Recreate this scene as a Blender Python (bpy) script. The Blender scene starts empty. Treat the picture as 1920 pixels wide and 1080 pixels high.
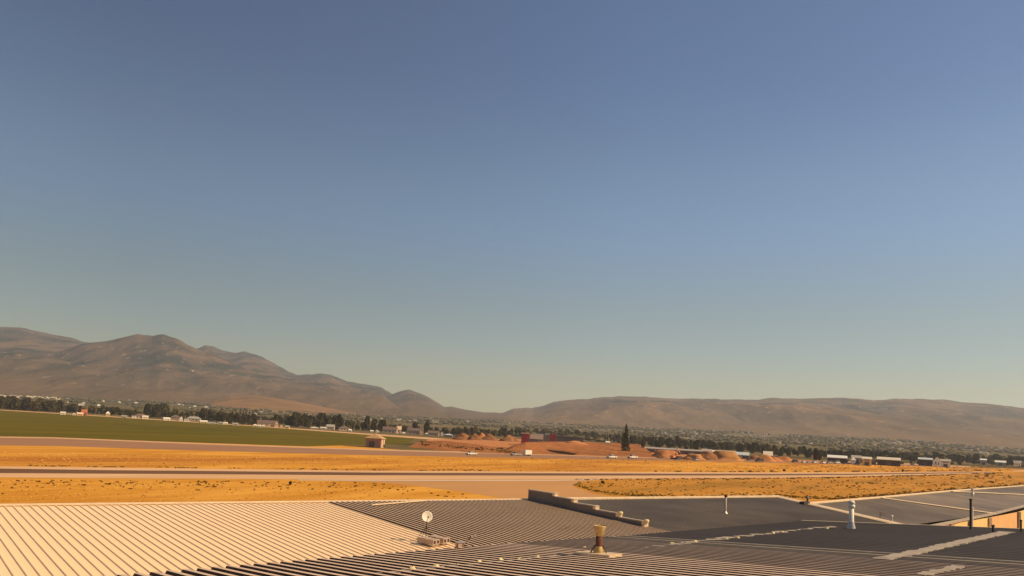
import bpy, math, random
import numpy as np
from mathutils import Vector, Matrix, noise
random.seed(7)
SC = bpy.context.scene
COL = SC.collection
# ---------------------------------------------------------------- camera
F = 1400.0; H = 15.0; PITCH = math.radians(5.0); ROLL = math.radians(3.2); SH = 138.0
cam = bpy.data.cameras.new('camera'); camo = bpy.data.objects.new('camera', cam); COL.objects.link(camo)
cam.sensor_width = 36.0; cam.lens = F/1920*36.0; cam.shift_y = SH/1920; cam.clip_start = 0.1; cam.clip_end = 60000
MROT = Matrix.Rotation(math.pi/2+PITCH, 3, 'X') @ Matrix.Rotation(ROLL, 3, 'Z')
camo.matrix_world = Matrix.Translation((0, 0, H)) @ MROT.to_4x4()
SC.camera = camo
# ---------------------------------------------------------------- sky, sun, exposure
SUN_EL = math.radians(41.0); SUN_AZ = math.radians(97.0)      # clockwise from the viewing direction (+Y)
world = bpy.data.worlds.new('World'); SC.world = world; world.use_nodes = True
wn = world.node_tree; wn.nodes.clear()
wo = wn.nodes.new('ShaderNodeOutputWorld'); bg = wn.nodes.new('ShaderNodeBackground')
sky = wn.nodes.new('ShaderNodeTexSky'); sky.sky_type = 'NISHITA'; sky.sun_disc = False
sky.sun_elevation = SUN_EL; sky.sun_rotation = SUN_AZ
sky.altitude = 1700; sky.air_density = 1.0; sky.dust_density = 1.6; sky.ozone_density = 1.0
# the air's own colour: slightly warmer towards the horizon, a little brighter on the sun's side
tc = wn.nodes.new('ShaderNodeTexCoord'); sx = wn.nodes.new('ShaderNodeSeparateXYZ'); wn.links.new(tc.outputs['Generated'], sx.inputs[0])
ramp = wn.nodes.new('ShaderNodeValToRGB'); ramp.color_ramp.interpolation = 'EASE'
stops = [(0.0, (1.90, 1.50, .80)), (.045, (1.84, 1.50, .85)), (.12, (1.64, 1.57, 1.20)), (.28, (1.72, 1.92, 1.88)), (.46, (1.34, 1.60, 1.80)), (1.0, (1.34, 1.60, 1.80))]
el_ = ramp.color_ramp.elements
while len(el_) < len(stops): el_.new(0.5)
for e_, (p_, c_) in zip(el_, stops): e_.position = p_; e_.color = (c_[0]/1.9, c_[1]/1.9, c_[2]/1.9, 1)
wn.links.new(sx.outputs['Z'], ramp.inputs[0])
dp = wn.nodes.new('ShaderNodeVectorMath'); dp.operation = 'DOT_PRODUCT'; wn.links.new(tc.outputs['Generated'], dp.inputs[0])
dp.inputs[1].default_value = (math.sin(SUN_AZ), math.cos(SUN_AZ), 0)
mr_ = wn.nodes.new('ShaderNodeMapRange'); mr_.inputs[1].default_value = -.55; mr_.inputs[2].default_value = .02; mr_.inputs[3].default_value = .74; mr_.inputs[4].default_value = 1.03
wn.links.new(dp.outputs['Value'], mr_.inputs[0])
tint = wn.nodes.new('ShaderNodeMix'); tint.data_type = 'RGBA'; tint.blend_type = 'MULTIPLY'; tint.inputs['Factor'].default_value = 1.0
EXPO = 0.25
mu = wn.nodes.new('ShaderNodeMath'); mu.operation = 'MULTIPLY'; mu.inputs[1].default_value = 0.055*1.9/2**EXPO; wn.links.new(mr_.outputs[0], mu.inputs[0])
wn.links.new(mu.outputs[0], bg.inputs['Strength'])
wn.links.new(sky.outputs[0], tint.inputs['A']); wn.links.new(ramp.outputs[0], tint.inputs['B']); wn.links.new(tint.outputs['Result'], bg.inputs[0]); wn.links.new(bg.outputs[0], wo.inputs[0])
sl = bpy.data.lights.new('sun', 'SUN'); sl.energy = 5.0; sl.angle = math.radians(0.5); sl.color = (1.0, 0.73, 0.43)
slo = bpy.data.objects.new('sun', sl); COL.objects.link(slo)
sdir = Vector((math.sin(SUN_AZ)*math.cos(SUN_EL), math.cos(SUN_AZ)*math.cos(SUN_EL), math.sin(SUN_EL)))
slo.rotation_euler = sdir.to_track_quat('Z', 'Y').to_euler(); slo.location = sdir*300
SC.view_settings.view_transform = 'Standard'; SC.view_settings.look = 'None'
SC.view_settings.exposure = EXPO; SC.view_settings.gamma = 1.0; SC.view_settings.use_curve_mapping = False
SC.render.engine = 'CYCLES'
SC.cycles.max_bounces = 5; SC.cycles.volume_bounces = 1; SC.cycles.diffuse_bounces = 2

# ---------------------------------------------------------------- helpers
def ray(px, py): return MROT @ Vector(((px-960)/F, (540-py+SH)/F, -1.0))
def at(px, py, z=0.0):
    d = ray(px, py); t = (z-H)/d.z; return Vector((d.x*t, d.y*t, z))
def atd(px, py, dist):                       # point at horizontal distance
    d = ray(px, py); t = dist/math.hypot(d.x, d.y); return Vector((d.x*t, d.y*t, H+d.z*t))
def onplane(px, py, P, N):
    d = ray(px, py); o = Vector((0, 0, H)); t = (P-o).dot(N)/d.dot(N); return o+d*t
def tag(o, label=None, cat=None, group=None, kind=None):
    if label: o['label'] = label
    if cat: o['category'] = cat
    if group: o['group'] = group
    if kind: o['kind'] = kind
    return o
def empty(name, loc, label, cat, group=None, rz=0.0):
    o = bpy.data.objects.new(name, None); COL.objects.link(o); o.location = loc; o.rotation_euler = (0, 0, rz)
    o.empty_display_size = 0.2
    return tag(o, label, cat, group)
class MB:
    def __init__(s): s.v = []; s.f = []
    def quad(s, a, b, c, d):
        n = len(s.v); s.v += [tuple(a), tuple(b), tuple(c), tuple(d)]; s.f.append((n, n+1, n+2, n+3)); return s
    def poly(s, pts):
        n = len(s.v); s.v += [tuple(p) for p in pts]; s.f.append(tuple(range(n, n+len(pts)))); return s
    def box(s, c, size, rz=0.0, top=1.0, M=None):
        x, y, z = size[0]/2, size[1]/2, size[2]/2; n = len(s.v)
        cr, sr = math.cos(rz), math.sin(rz)
        for dz in (-1, 1):
            k = top if dz > 0 else 1.0
            for dx, dy in ((-1, -1), (1, -1), (1, 1), (-1, 1)):
                a, b = dx*x*k, dy*y*k
                p = Vector((a*cr-b*sr, a*sr+b*cr, dz*z))
                if M is not None: p = M @ p
                s.v.append((c[0]+p.x, c[1]+p.y, c[2]+p.z))
        s.f += [(n, n+3, n+2, n+1), (n+4, n+5, n+6, n+7)] + [(n+i, n+(i+1) % 4, n+4+(i+1) % 4, n+4+i) for i in range(4)]
        return s
    def tube(s, a, b, r0, r1=None, n=10, cap=True):
        a, b = Vector(a), Vector(b); r1 = r0 if r1 is None else r1
        q = (b-a).to_track_quat('Z', 'Y'); k = len(s.v)
        for P, r in ((a, r0), (b, r1)):
            for i in range(n):
                t = 2*math.pi*i/n; s.v.append(tuple(P+q @ Vector((r*math.cos(t), r*math.sin(t), 0))))
        for i in range(n): s.f.append((k+i, k+(i+1) % n, k+n+(i+1) % n, k+n+i))
        if cap: s.f += [tuple(range(k+n-1, k-1, -1)), tuple(range(k+n, k+2*n))]
        return s
    def extrude(s, prof, a, b, up=None):      # closed section prof [(x,y)] in plane across a->b
        a, b = Vector(a), Vector(b); d = (b-a).normalized(); up = up or Vector((0, 0, 1))
        sx = d.cross(up).normalized(); sy = sx.cross(d).normalized(); k = len(s.v); n = len(prof)
        for P in (a, b):
            for x, y in prof: s.v.append(tuple(P+sx*x+sy*y))
        for i in range(n): s.f.append((k+i, k+(i+1) % n, k+n+(i+1) % n, k+n+i))
        s.f += [tuple(range(k+n-1, k-1, -1)), tuple(range(k+n, k+2*n))]
        return s
    def lathe(s, prof, c, n=14):
        k = len(s.v)
        for r, z in prof:
            for i in range(n):
                t = 2*math.pi*i/n; s.v.append((c[0]+r*math.cos(t), c[1]+r*math.sin(t), c[2]+z))
        for j in range(len(prof)-1):
            for i in range(n): s.f.append((k+j*n+i, k+j*n+(i+1) % n, k+(j+1)*n+(i+1) % n, k+(j+1)*n+i))
        return s
    def mesh(s, name, mat, smooth=False, off=(0, 0, 0)):
        m = bpy.data.meshes.new(name)
        m.from_pydata([(p[0]-off[0], p[1]-off[1], p[2]-off[2]) for p in s.v], [], s.f)
        if mat: m.materials.append(mat)
        if smooth:
            for p in m.polygons: p.use_smooth = True
        m.update(); return m
    def build(s, name, mat, parent=None, smooth=False, local=False):
        off = (0, 0, 0) if (parent is None or local) else world_loc(parent)
        o = bpy.data.objects.new(name, s.mesh(name, mat, smooth, off)); COL.objects.link(o)
        if parent: o.parent = parent
        return o
def world_loc(o):
    p = Vector((0, 0, 0))
    while o is not None: p += o.location; o = o.parent
    return p
def copy_tree(o, parent=None):
    c = o.copy(); COL.objects.link(c); c.parent = parent
    for ch in list(KIDS.get(o.name, [])): KIDS.setdefault(c.name, []).append(copy_tree(ch, c))
    return c
KIDS = {}
def kids(root):
    KIDS.clear()
    def rec(o):
        for ch in o.children: KIDS.setdefault(o.name, []).append(ch); rec(ch)
    rec(root)

# ---------------------------------------------------------------- materials
def mat(name, c1, c2=None, scale=1.0, rough=0.8, metal=0.0, stretch=None, rotz=0.0, detail=4, bump=0.0, contrast=(0.35, 0.65), c3=None, s3=None, c3r=(0.6, 0.7), spec=0.3, bscale=None, ztan=None):
    m = bpy.data.materials.new(name); m.use_nodes = True; nt = m.node_tree; N = nt.nodes; L = nt.links
    b = N['Principled BSDF']; b.inputs['Roughness'].default_value = rough; b.inputs['Metallic'].default_value = metal
    b.inputs['Specular IOR Level'].default_value = spec
    if c2 is None and c3 is None:
        c2 = tuple(x*0.85 for x in c1)
    c2 = c2 or c1
    geo = N.new('ShaderNodeNewGeometry')
    mp = N.new('ShaderNodeMapping'); mp.vector_type = 'POINT'
    mr = N.new('ShaderNodeVectorRotate'); mr.rotation_type = 'Z_AXIS'; mr.inputs['Angle'].default_value = rotz
    L.new(geo.outputs['Position'], mr.inputs['Vector']); L.new(mr.outputs[0], mp.inputs['Vector'])
    mp.inputs['Scale'].default_value = stretch or (1, 1, 1)
    def nz(sc, det=detail):
        n = N.new('ShaderNodeTexNoise'); n.inputs['Scale'].default_value = sc; n.inputs['Detail'].default_value = det
        n.inputs['Roughness'].default_value = 0.6; L.new(mp.outputs[0], n.inputs['Vector']); return n
    n1 = nz(scale); r = N.new('ShaderNodeValToRGB'); r.color_ramp.elements[0].position = contrast[0]; r.color_ramp.elements[1].position = contrast[1]
    r.color_ramp.elements[0].color = (*c1, 1); r.color_ramp.elements[1].color = (*c2, 1)
    L.new(n1.outputs['Fac'], r.inputs[0]); out = r.outputs[0]
    if c3:
        n3 = nz(s3 or scale*3); r3 = N.new('ShaderNodeValToRGB'); r3.color_ramp.elements[0].position = c3r[0]; r3.color_ramp.elements[1].position = c3r[1]
        mx = N.new('ShaderNodeMix'); mx.data_type = 'RGBA'; L.new(n3.outputs['Fac'], r3.inputs[0]); L.new(r3.outputs[0], mx.inputs['Factor'])
        L.new(out, mx.inputs['A']); mx.inputs['B'].default_value = (*c3, 1); out = mx.outputs['Result']
    if ztan:
        sp_ = N.new('ShaderNodeSeparateXYZ'); L.new(geo.outputs['Position'], sp_.inputs[0])
        nz_ = nz(0.0022, 8); ad = N.new('ShaderNodeMath'); ad.operation = 'MULTIPLY_ADD'; L.new(nz_.outputs['Fac'], ad.inputs[0]); ad.inputs[1].default_value = ztan[3]; L.new(sp_.outputs['Z'], ad.inputs[2])
        mrz = N.new('ShaderNodeMapRange'); mrz.inputs[1].default_value = ztan[0]+ztan[3]/2; mrz.inputs[2].default_value = ztan[1]+ztan[3]/2; mrz.inputs[3].default_value = 0.75; mrz.inputs[4].default_value = 0.0
        L.new(ad.outputs[0], mrz.inputs[0]); mz = N.new('ShaderNodeMix'); mz.data_type = 'RGBA'; L.new(mrz.outputs[0], mz.inputs['Factor']); L.new(out, mz.inputs['A']); mz.inputs['B'].default_value = (*ztan[2], 1); out = mz.outputs['Result']
    L.new(out, b.inputs['Base Color'])
    if bump:
        nb = nz(bscale or scale*4); bp = N.new('ShaderNodeBump'); bp.inputs['Strength'].default_value = min(1, bump); bp.inputs['Distance'].default_value = bump
        L.new(nb.outputs['Fac'], bp.inputs['Height']); L.new(bp.outputs[0], b.inputs['Normal'])
    return m
RUNROT = -math.atan2(0.85, 0.55)     # turns the runway's direction onto x
M = {}
M['dry_grass'] = mat('dry_grass', (0.50, 0.215, 0.020), (0.68, 0.34, 0.055), 0.12, rough=0.95, stretch=(0.22, 1, 1), rotz=RUNROT, c3=(0.40, 0.155, 0.022), s3=0.028, c3r=(0.46, 0.62), bump=0.12, bscale=1.2, detail=8, spec=0.05)
M['alfalfa'] = mat('alfalfa', (0.088, 0.076, 0.004), (0.14, 0.105, 0.008), 0.03, rough=0.95, stretch=(0.15, 1, 1), rotz=RUNROT, bump=0.1, bscale=1, spec=0.05, detail=7)
M['asphalt'] = mat('asphalt', (0.28, 0.145, 0.075), (0.33, 0.175, 0.09), 0.08, rough=0.9, stretch=(0.1, 1, 1), rotz=RUNROT, spec=0.2, detail=6)
M['runway'] = mat('runway', (0.56, 0.335, 0.165), (0.66, 0.41, 0.21), 0.08, rough=0.9, stretch=(0.05, 1, 1), rotz=RUNROT, spec=0.2, detail=6)
M['apron'] = mat('apron', (0.50, 0.265, 0.095), (0.45, 0.235, 0.085), 0.06, rough=0.9, stretch=(0.3, 1, 1), rotz=RUNROT, spec=0.2, detail=8, c3=(0.38, 0.20, 0.08), s3=0.5, c3r=(0.62, 0.7))
M['rubber'] = mat('rubber', (0.11, 0.054, 0.022), (0.17, 0.085, 0.036), 0.06, rough=0.8, stretch=(0.05, 1, 1), rotz=RUNROT, spec=0.2, detail=6)
M['gravel'] = mat('gravel', (0.62, 0.38, 0.20), (0.50, 0.30, 0.15), 0.3, rough=0.95, detail=8, spec=0.05)
M['dirt'] = mat('dirt', (0.27, 0.10, 0.030), (0.35, 0.14, 0.048), 0.12, rough=0.95, bump=0.3, bscale=0.8, detail=8, c3=(0.22, 0.09, 0.03), s3=0.04, c3r=(0.5, 0.6), spec=0.05)
M['dirt_dark'] = mat('dirt_dark', (0.16, 0.070, 0.030), (0.30, 0.135, 0.060), 0.35, rough=0.95, bump=0.5, bscale=1.5, detail=10, c3=(0.38, 0.20, 0.10), s3=0.25, c3r=(0.55, 0.66), spec=0.05)
M['dirt_light'] = mat('dirt_light', (0.50, 0.22, 0.085), (0.40, 0.16, 0.06), 0.2, rough=0.95, bump=0.3, bscale=0.8, detail=8, spec=0.05)
M['dirt_tan'] = mat('dirt_tan', (0.42, 0.21, 0.075), (0.34, 0.165, 0.06), 0.2, rough=0.95, bump=0.2, bscale=0.8, detail=8, spec=0.05)
M['far_ground'] = mat('far_ground', (0.13, 0.10, 0.05), (0.25, 0.17, 0.075), 0.006, rough=1, stretch=(0.35, 1, 1), rotz=-0.4, detail=10, c3=(0.075, 0.07, 0.035), s3=0.012, c3r=(0.45, 0.55), spec=0.0)
M['mountain'] = mat('mountain', (0.022, 0.026, 0.016), (0.135, 0.086, 0.046), 0.0065, rough=1, detail=15, c3=(0.42, 0.29, 0.19), s3=0.055, c3r=(0.62, 0.675), spec=0.0, bump=10, bscale=0.02, contrast=(0.40, 0.62), stretch=(1, .3, .6), ztan=(60, 250, (0.135, 0.085, 0.040), 200))
M['ridge'] = mat('ridge', (0.034, 0.036, 0.030), (0.20, 0.125, 0.066), 0.0045, rough=1, detail=15, c3=(0.48, 0.33, 0.21), s3=0.04, c3r=(0.61, 0.67), spec=0.0, bump=8, bscale=0.02, stretch=(.7, .35, .6), ztan=(70, 240, (0.18, 0.118, 0.06), 210))
M['foothill'] = mat('foothill', (0.15, 0.09, 0.04), (0.27, 0.15, 0.065), 0.006, rough=1, detail=14, spec=0.0)
M['foliage'] = mat('foliage', (0.060, 0.055, 0.020), (0.115, 0.095, 0.034), 0.12, rough=0.9, detail=4, spec=0.1)
M['foliage_light'] = mat('foliage_light', (0.11, 0.09, 0.028), (0.16, 0.125, 0.04), 0.12, rough=0.9, spec=0.1)
M['foliage_dark'] = mat('foliage_dark', (0.050, 0.042, 0.020), (0.100, 0.080, 0.034), 0.12, rough=0.9, spec=0.1)
M['far_foliage'] = mat('far_foliage', (0.075, 0.065, 0.030), (0.14, 0.11, 0.05), 0.02, rough=1, spec=0.0)  # paler than the near foliage: distance haze put into the colour
M['bark'] = mat('bark', (0.10, 0.07, 0.045), (0.16, 0.11, 0.07), 2.0, rough=0.95)
M['weed'] = mat('weed', (0.13, 0.075, 0.02), (0.26, 0.15, 0.035), 0.5, rough=0.95, spec=0.05)
M['weed_green'] = mat('weed_green', (0.16, 0.11, 0.02), (0.36, 0.22, 0.03), 0.4, rough=0.95, spec=0.05)
M['straw'] = mat('straw', (0.70, 0.42, 0.12), (0.55, 0.30, 0.07), 0.4, rough=0.95, spec=0.05)
M['roof_cream'] = mat('roof_cream', (0.90, 0.64, 0.36), (0.93, 0.67, 0.385), 0.25, rough=0.5, spec=0.3, detail=8, stretch=(1, 0.2, 1), rotz=0.7)
M['roof_grey'] = mat('roof_grey', (0.64, 0.455, 0.29), (0.72, 0.52, 0.33), 0.5, rough=0.55, metal=0.3, detail=8, spec=0.3, stretch=(1, 0.2, 1), rotz=0.7, c3=(0.54, 0.37, 0.235), s3=2.0)
M['roof_dark'] = mat('roof_dark', (0.145, 0.112, 0.078), (0.18, 0.14, 0.10), 0.4, rough=0.6, metal=0.2, detail=8, spec=0.3, c3=(0.115, 0.09, 0.066), s3=0.15, c3r=(0.45, 0.6))
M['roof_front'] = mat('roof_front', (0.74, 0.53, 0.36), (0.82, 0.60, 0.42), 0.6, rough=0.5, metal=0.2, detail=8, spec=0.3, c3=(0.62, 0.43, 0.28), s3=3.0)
M['membrane'] = mat('membrane', (0.036, 0.027, 0.021), (0.048, 0.036, 0.028), 0.25, rough=0.7, detail=9, spec=0.25, c3=(0.065, 0.05, 0.038), s3=6.0, c3r=(0.68, 0.74))
M['rib_mid'] = mat('rib_mid', (0.25, 0.185, 0.135), (0.34, 0.25, 0.18), 0.5, rough=0.6, detail=8)
M['pan'] = mat('pan', (0.13, 0.085, 0.052), (0.18, 0.12, 0.075), 2.0, rough=0.85, detail=6)  # shade in the rib troughs, put into the colour
M['pan_front'] = mat('pan_front', (0.040, 0.020, 0.010), (0.075, 0.042, 0.022), 2.0, rough=0.85, detail=6)  # deeper trough shade for the front roof, painted as base colour
M['trim'] = mat('trim', (0.72, 0.55, 0.34), (0.60, 0.45, 0.28), 1.5, rough=0.6)
M['seam'] = mat('seam', (0.42, 0.36, 0.28), (0.30, 0.25, 0.20), 3.0, rough=0.8, detail=8)
M['sealant'] = mat('sealant', (0.75, 0.62, 0.30), (0.62, 0.50, 0.26), 8.0, rough=0.8)
M['galv'] = mat('galv', (0.42, 0.38, 0.33), (0.55, 0.50, 0.44), 8.0, rough=0.4, metal=0.5)
M['wall_dark'] = mat('wall_dark', (0.13, 0.115, 0.11), (0.17, 0.15, 0.14), 0.8, rough=0.7, detail=6)
M['wall_yellow'] = mat('wall_yellow', (0.66, 0.48, 0.18), (0.72, 0.53, 0.23), 0.6, rough=0.8, detail=6)
M['wall_orange'] = mat('wall_orange', (0.60, 0.36, 0.15), (0.66, 0.41, 0.18), 0.6, rough=0.8, detail=6)
M['wall_shade'] = mat('wall_shade', (0.05, 0.042, 0.036), (0.075, 0.06, 0.05), 0.5, rough=0.8)  # shadow of the open building fronts is put into this wall colour
M['wall_tan'] = mat('wall_tan', (0.45, 0.34, 0.24), (0.5, 0.38, 0.27), 0.5, rough=0.8)
M['concrete'] = mat('concrete', (0.48, 0.36, 0.27), (0.36, 0.27, 0.21), 14.0, rough=0.95, detail=8, bump=0.01, bscale=60)
M['rust'] = mat('rust', (0.16, 0.06, 0.035), (0.10, 0.045, 0.03), 10.0, rough=0.9, detail=8)
M['flue'] = mat('flue', (0.55, 0.40, 0.16), (0.38, 0.25, 0.10), 9.0, rough=0.6, metal=0.3, detail=6)
M['white'] = mat('white', (0.80, 0.74, 0.60), (0.74, 0.68, 0.55), 6.0, rough=0.5)
M['black'] = mat('black', (0.02, 0.02, 0.02), (0.035, 0.03, 0.03), 6.0, rough=0.6)
M['dark_metal'] = mat('dark_metal', (0.05, 0.04, 0.035), (0.08, 0.06, 0.05), 6.0, rough=0.6)
M['glass'] = mat('glass', (0.03, 0.035, 0.04), (0.05, 0.05, 0.055), 3.0, rough=0.1, spec=0.6)
M['stucco'] = mat('stucco', (0.35, 0.20, 0.13), (0.41, 0.24, 0.155), 1.5, rough=0.9, detail=6)
M['stucco_light'] = mat('stucco_light', (0.74, 0.50, 0.33), (0.68, 0.45, 0.3), 1.5, rough=0.9)
M['shed_roof'] = mat('shed_roof', (0.48, 0.30, 0.14), (0.40, 0.25, 0.12), 1.5, rough=0.9)
M['door_dark'] = mat('door_dark', (0.10, 0.075, 0.075), (0.13, 0.10, 0.095), 1.0, rough=0.6)
M['red_wall'] = mat('red_wall', (0.28, 0.035, 0.04), (0.33, 0.045, 0.045), 0.3, rough=0.7)
M['brick_red'] = mat('brick_red', (0.50, 0.16, 0.07), (0.42, 0.13, 0.06), 0.5, rough=0.9)
M['roof_brown'] = mat('roof_brown', (0.13, 0.09, 0.07), (0.18, 0.12, 0.10), 0.8, rough=0.9)
M['roof_pale'] = mat('roof_pale', (0.66, 0.58, 0.44), (0.58, 0.50, 0.38), 0.8, rough=0.6)
M['roof_greyfar'] = mat('roof_greyfar', (0.30, 0.27, 0.23), (0.36, 0.32, 0.27), 0.8, rough=0.8)
M['roof_blue'] = mat('roof_blue', (0.42, 0.46, 0.46), (0.50, 0.54, 0.52), 0.8, rough=0.6)
M['tyre'] = mat('tyre', (0.018, 0.016, 0.015), (0.025, 0.022, 0.02), 4.0, rough=0.9)
M['paint_white'] = mat('paint_white', (0.80, 0.76, 0.64), (0.76, 0.72, 0.60), 2.0, rough=0.35, spec=0.5)
M['paint_dark'] = mat('paint_dark', (0.05, 0.035, 0.03), (0.07, 0.05, 0.04), 2.0, rough=0.35, spec=0.5)
M['paint_silver'] = mat('paint_silver', (0.40, 0.37, 0.33), (0.46, 0.42, 0.38), 2.0, rough=0.35, metal=0.3, spec=0.5)
M['paint_orange'] = mat('paint_orange', (0.72, 0.28, 0.10), (0.62, 0.22, 0.08), 1.0, rough=0.5)
M['paint_red'] = mat('paint_red', (0.42, 0.06, 0.04), (0.36, 0.05, 0.03), 1.0, rough=0.4)

# ---------------------------------------------------------------- ground, fields, runways
def sheet(name, pts, z, m, sub=0):
    b = MB(); b.poly([(p[0], p[1], z) for p in pts]); o = b.build(name, m); tag(o, kind='structure'); return o
def strip(name, top, bot, z, m):             # top/bottom pixel polylines of equal length, on the ground
    b = MB(); T = [at(x, y, z) for x, y in top]; B = [at(x, y, z) for x, y in bot]
    for i in range(len(T)-1): b.quad(B[i], B[i+1], T[i+1], T[i])
    o = b.build(name, m); tag(o, kind='structure'); return o
gpts = [(16000*math.cos(t), 16000*math.sin(t)) for t in np.linspace(0, 2*math.pi, 64, endpoint=False)]
sheet('ground', gpts, -0.01, M['far_ground'])
# dry grass airfield
sheet('grass_field', [(-900, -300), (1200, -300)] + [tuple(at(*p)[:2]) for p in ((2080, 884), (1840, 877), (1700, 872), (1440, 866), (1200, 861), (880, 853), (620, 834), (300, 806), (0, 790), (-260, 786))], 0.0, M['dry_grass'])
strip('green_field', [(-160, 758), (0, 769), (200, 781), (480, 799), (640, 811), (780, 821)], [(-160, 816), (0, 818.5), (200, 824), (575, 837), (680, 834), (765, 832)], 0.012, M['alfalfa'])
strip('dirt_track', [(-160, 757), (0, 768), (200, 780), (480, 798), (640, 809.5), (860, 824)], [(-160, 758.2), (0, 769.2), (200, 781.3), (480, 799.5), (640, 811.5), (860, 828)], 0.016, M['gravel'])
TW = [(-160, 816), (0, 820.5), (100, 822), (400, 834), (700, 844.5), (960, 851.3), (1160, 857), (1280, 859.5), (1500, 864.5), (1700, 871), (1820, 876.5)]
TWB = [(-160, 833), (0, 835), (100, 836), (400, 845.5), (700, 853.5), (960, 858.5), (1160, 862), (1280, 864), (1500, 868.5), (1700, 873.5), (1820, 877.5)]
strip('taxiway', TW, TWB, 0.02, M['asphalt'])
strip('taxiway_shoulder', [(x, y-2.2) for x, y in TW], TW, 0.024, M['gravel'])
RX = [-160, 0, 200, 400, 700, 1000, 1250, 1440, 1600, 1750, 1860]
def rw(offs): return list(zip(RX, offs))
yt = [872, 874, 876.5, 879, 882.5, 884, 885, 885.6, 885.5, 884.5, 884.2]
yd0 = [877, 878.5, 881.5, 883.2, 886, 887.2, 888, 888.6, 888.2, 886.2, 884.8]
yd1 = [886.5, 887, 888.2, 889.2, 891.2, 891.8, 891.6, 891.5, 890.4, 888, 885.6]
yb = [895, 895, 896.5, 897.5, 899.5, 898.5, 897, 896, 893.5, 890, 886.2]
strip('runway_far_edge', rw(yt), rw(yd0), 0.020, M['runway'])
strip('runway', rw(yd0), rw(yd1), 0.018, M['rubber'])
strip('runway_near_edge', rw(yd1), rw(yb), 0.020, M['runway'])
strip('grass_verge', [(1900, 881.5), (1960, 880.5)], [(1900, 884), (1960, 884.5)], 0.02, M['gravel'])
# exit taxiway fanning out from the runway towards the hangars
fan = [(540, 899), (700, 904), (780, 911), (860, 921), (940, 934), (1000, 960), (1260, 960), (1170, 937), (1110, 925), (1075, 913), (1080, 905), (1130, 899.5), (1240, 896.5), (1000, 897.5), (760, 898.5)]
sheet('exit_taxiway', [tuple(at(*p)[:2]) for p in fan], 0.012, M['apron'])
M['dry_grass_brown'] = mat('dry_grass_brown', (0.40, 0.175, 0.022), (0.54, 0.26, 0.045), 0.12, rough=0.95, stretch=(0.22, 1, 1), rotz=RUNROT, c3=(0.30, 0.15, 0.022), s3=0.06, c3r=(0.5, 0.64), bump=0.12, bscale=1.2, detail=8, spec=0.05)
strip('grass_island', [(1082, 906), (1100, 904), (1135, 901), (1200, 899), (1250, 897.5), (1440, 896.2), (1600, 893.8), (1750, 890.2), (1860, 886.5), (1990, 884)], [(1085, 911), (1110, 922), (1140, 929), (1180, 936), (1250, 950), (1440, 980), (1600, 980), (1750, 970), (1860, 960), (1990, 950)], 0.010, M['dry_grass_brown'])
m_line = MB()
LN = [at(x, y, 0.03) for x, y in ((560, 899.6), (800, 900.3), (1040, 900), (1120, 899))]; LN2 = [at(x, y, 0.03) for x, y in ((560, 900.4), (800, 901.2), (1040, 900.9), (1120, 899.7))]
for i in range(3): m_line.quad(LN2[i], LN2[i+1], LN[i+1], LN[i])
tag(m_line.build('painted_line', M['white']), kind='structure')

# ---------------------------------------------------------------- mountains and valley
def elev_of(px, py):
    d = ray(px, py); return math.atan2(d.x, d.y), d.z/math.hypot(d.x, d.y)
def prof(pts):
    q = sorted(elev_of(*p) for p in pts); a = [x for x, _ in q]; e = [y for _, y in q]
    return lambda t: float(np.interp(t, a, e))
toe = prof([(-900, 690), (0, 740), (300, 752), (480, 762), (700, 778), (960, 790), (1200, 802), (1440, 812), (1700, 826), (1920, 842), (2500, 880)])
def valley_z(az, r):
    s = max(0.0, min(1.0, (r-1350)/(3600-1350))); return (3600*toe(az)+15)*s**1.3 if (3600*toe(az)+15) > 0 else (3600*toe(az)+15)*s
def grid(name, m, r0, r1, nr, zf, naz=360, a0=-1.0, a1=1.0, rf=None):
    b = MB(); rows = []
    for j in range(nr+1):
        s = j/nr
        for i in range(naz+1):
            az = a0+(a1-a0)*i/naz; r = (r0+(r1-r0)*s); b.v.append((r*math.sin(az), r*math.cos(az), zf(az, r, s)))
    w = naz+1
    for j in range(nr):
        for i in range(naz): b.f.append((j*w+i, j*w+i+1, (j+1)*w+i+1, (j+1)*w+i))
    o = b.build(name, m, smooth=True); tag(o, kind='structure'); return o
grid('valley_floor', M['far_ground'], 1350, 3700, 40, lambda az, r, s: valley_z(az, r)+0.05+3.0*s*noise.noise((r*math.sin(az)*.004, r*math.cos(az)*.004, 0)), 240)
def mountain(name, m, crest, rc, r0, depth=2500, seed=0, power=1.25, amp=1.0, a0=-1.0, a1=1.0, naz=520, sp=5.0):
    cf = prof(crest); S3 = [(1500, 170), (700, 105), (320, 60), (150, 32), (70, 14)]
    def zf(az, r, s):
        zc = rc*cf(az)+H; zt = valley_z(az, min(r0, 3600))-6
        x, y = r*math.sin(az), r*math.cos(az); t = (r-r0)/(rc-r0)
        if t <= 1:
            t = max(0.0, t); z = zt+(zc-zt)*t**power; d = 0.0
            for L_, a_ in S3: d += a_*(0.32-abs(noise.noise((x/L_+seed, y/(2.2*L_), seed))))
            z += amp*d*min(1, 3.5*t)*(1-t)**0.6*min(1.0, (zc-zt)/350)
            cap = (zc-H)/rc*r+H-0.5*(1-t)
            jag = 0.0011*rc*noise.fractal((az*70, seed, 0), 1, 2, 5)*min(1.0, (zc-zt)/200)
            return min(z, cap)+jag*t**4
        return zc-(t-1)*(rc-r0)*0.35
    o = grid(name, m, r0, rc+depth, 150, zf, naz, a0, a1); return zf
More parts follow.
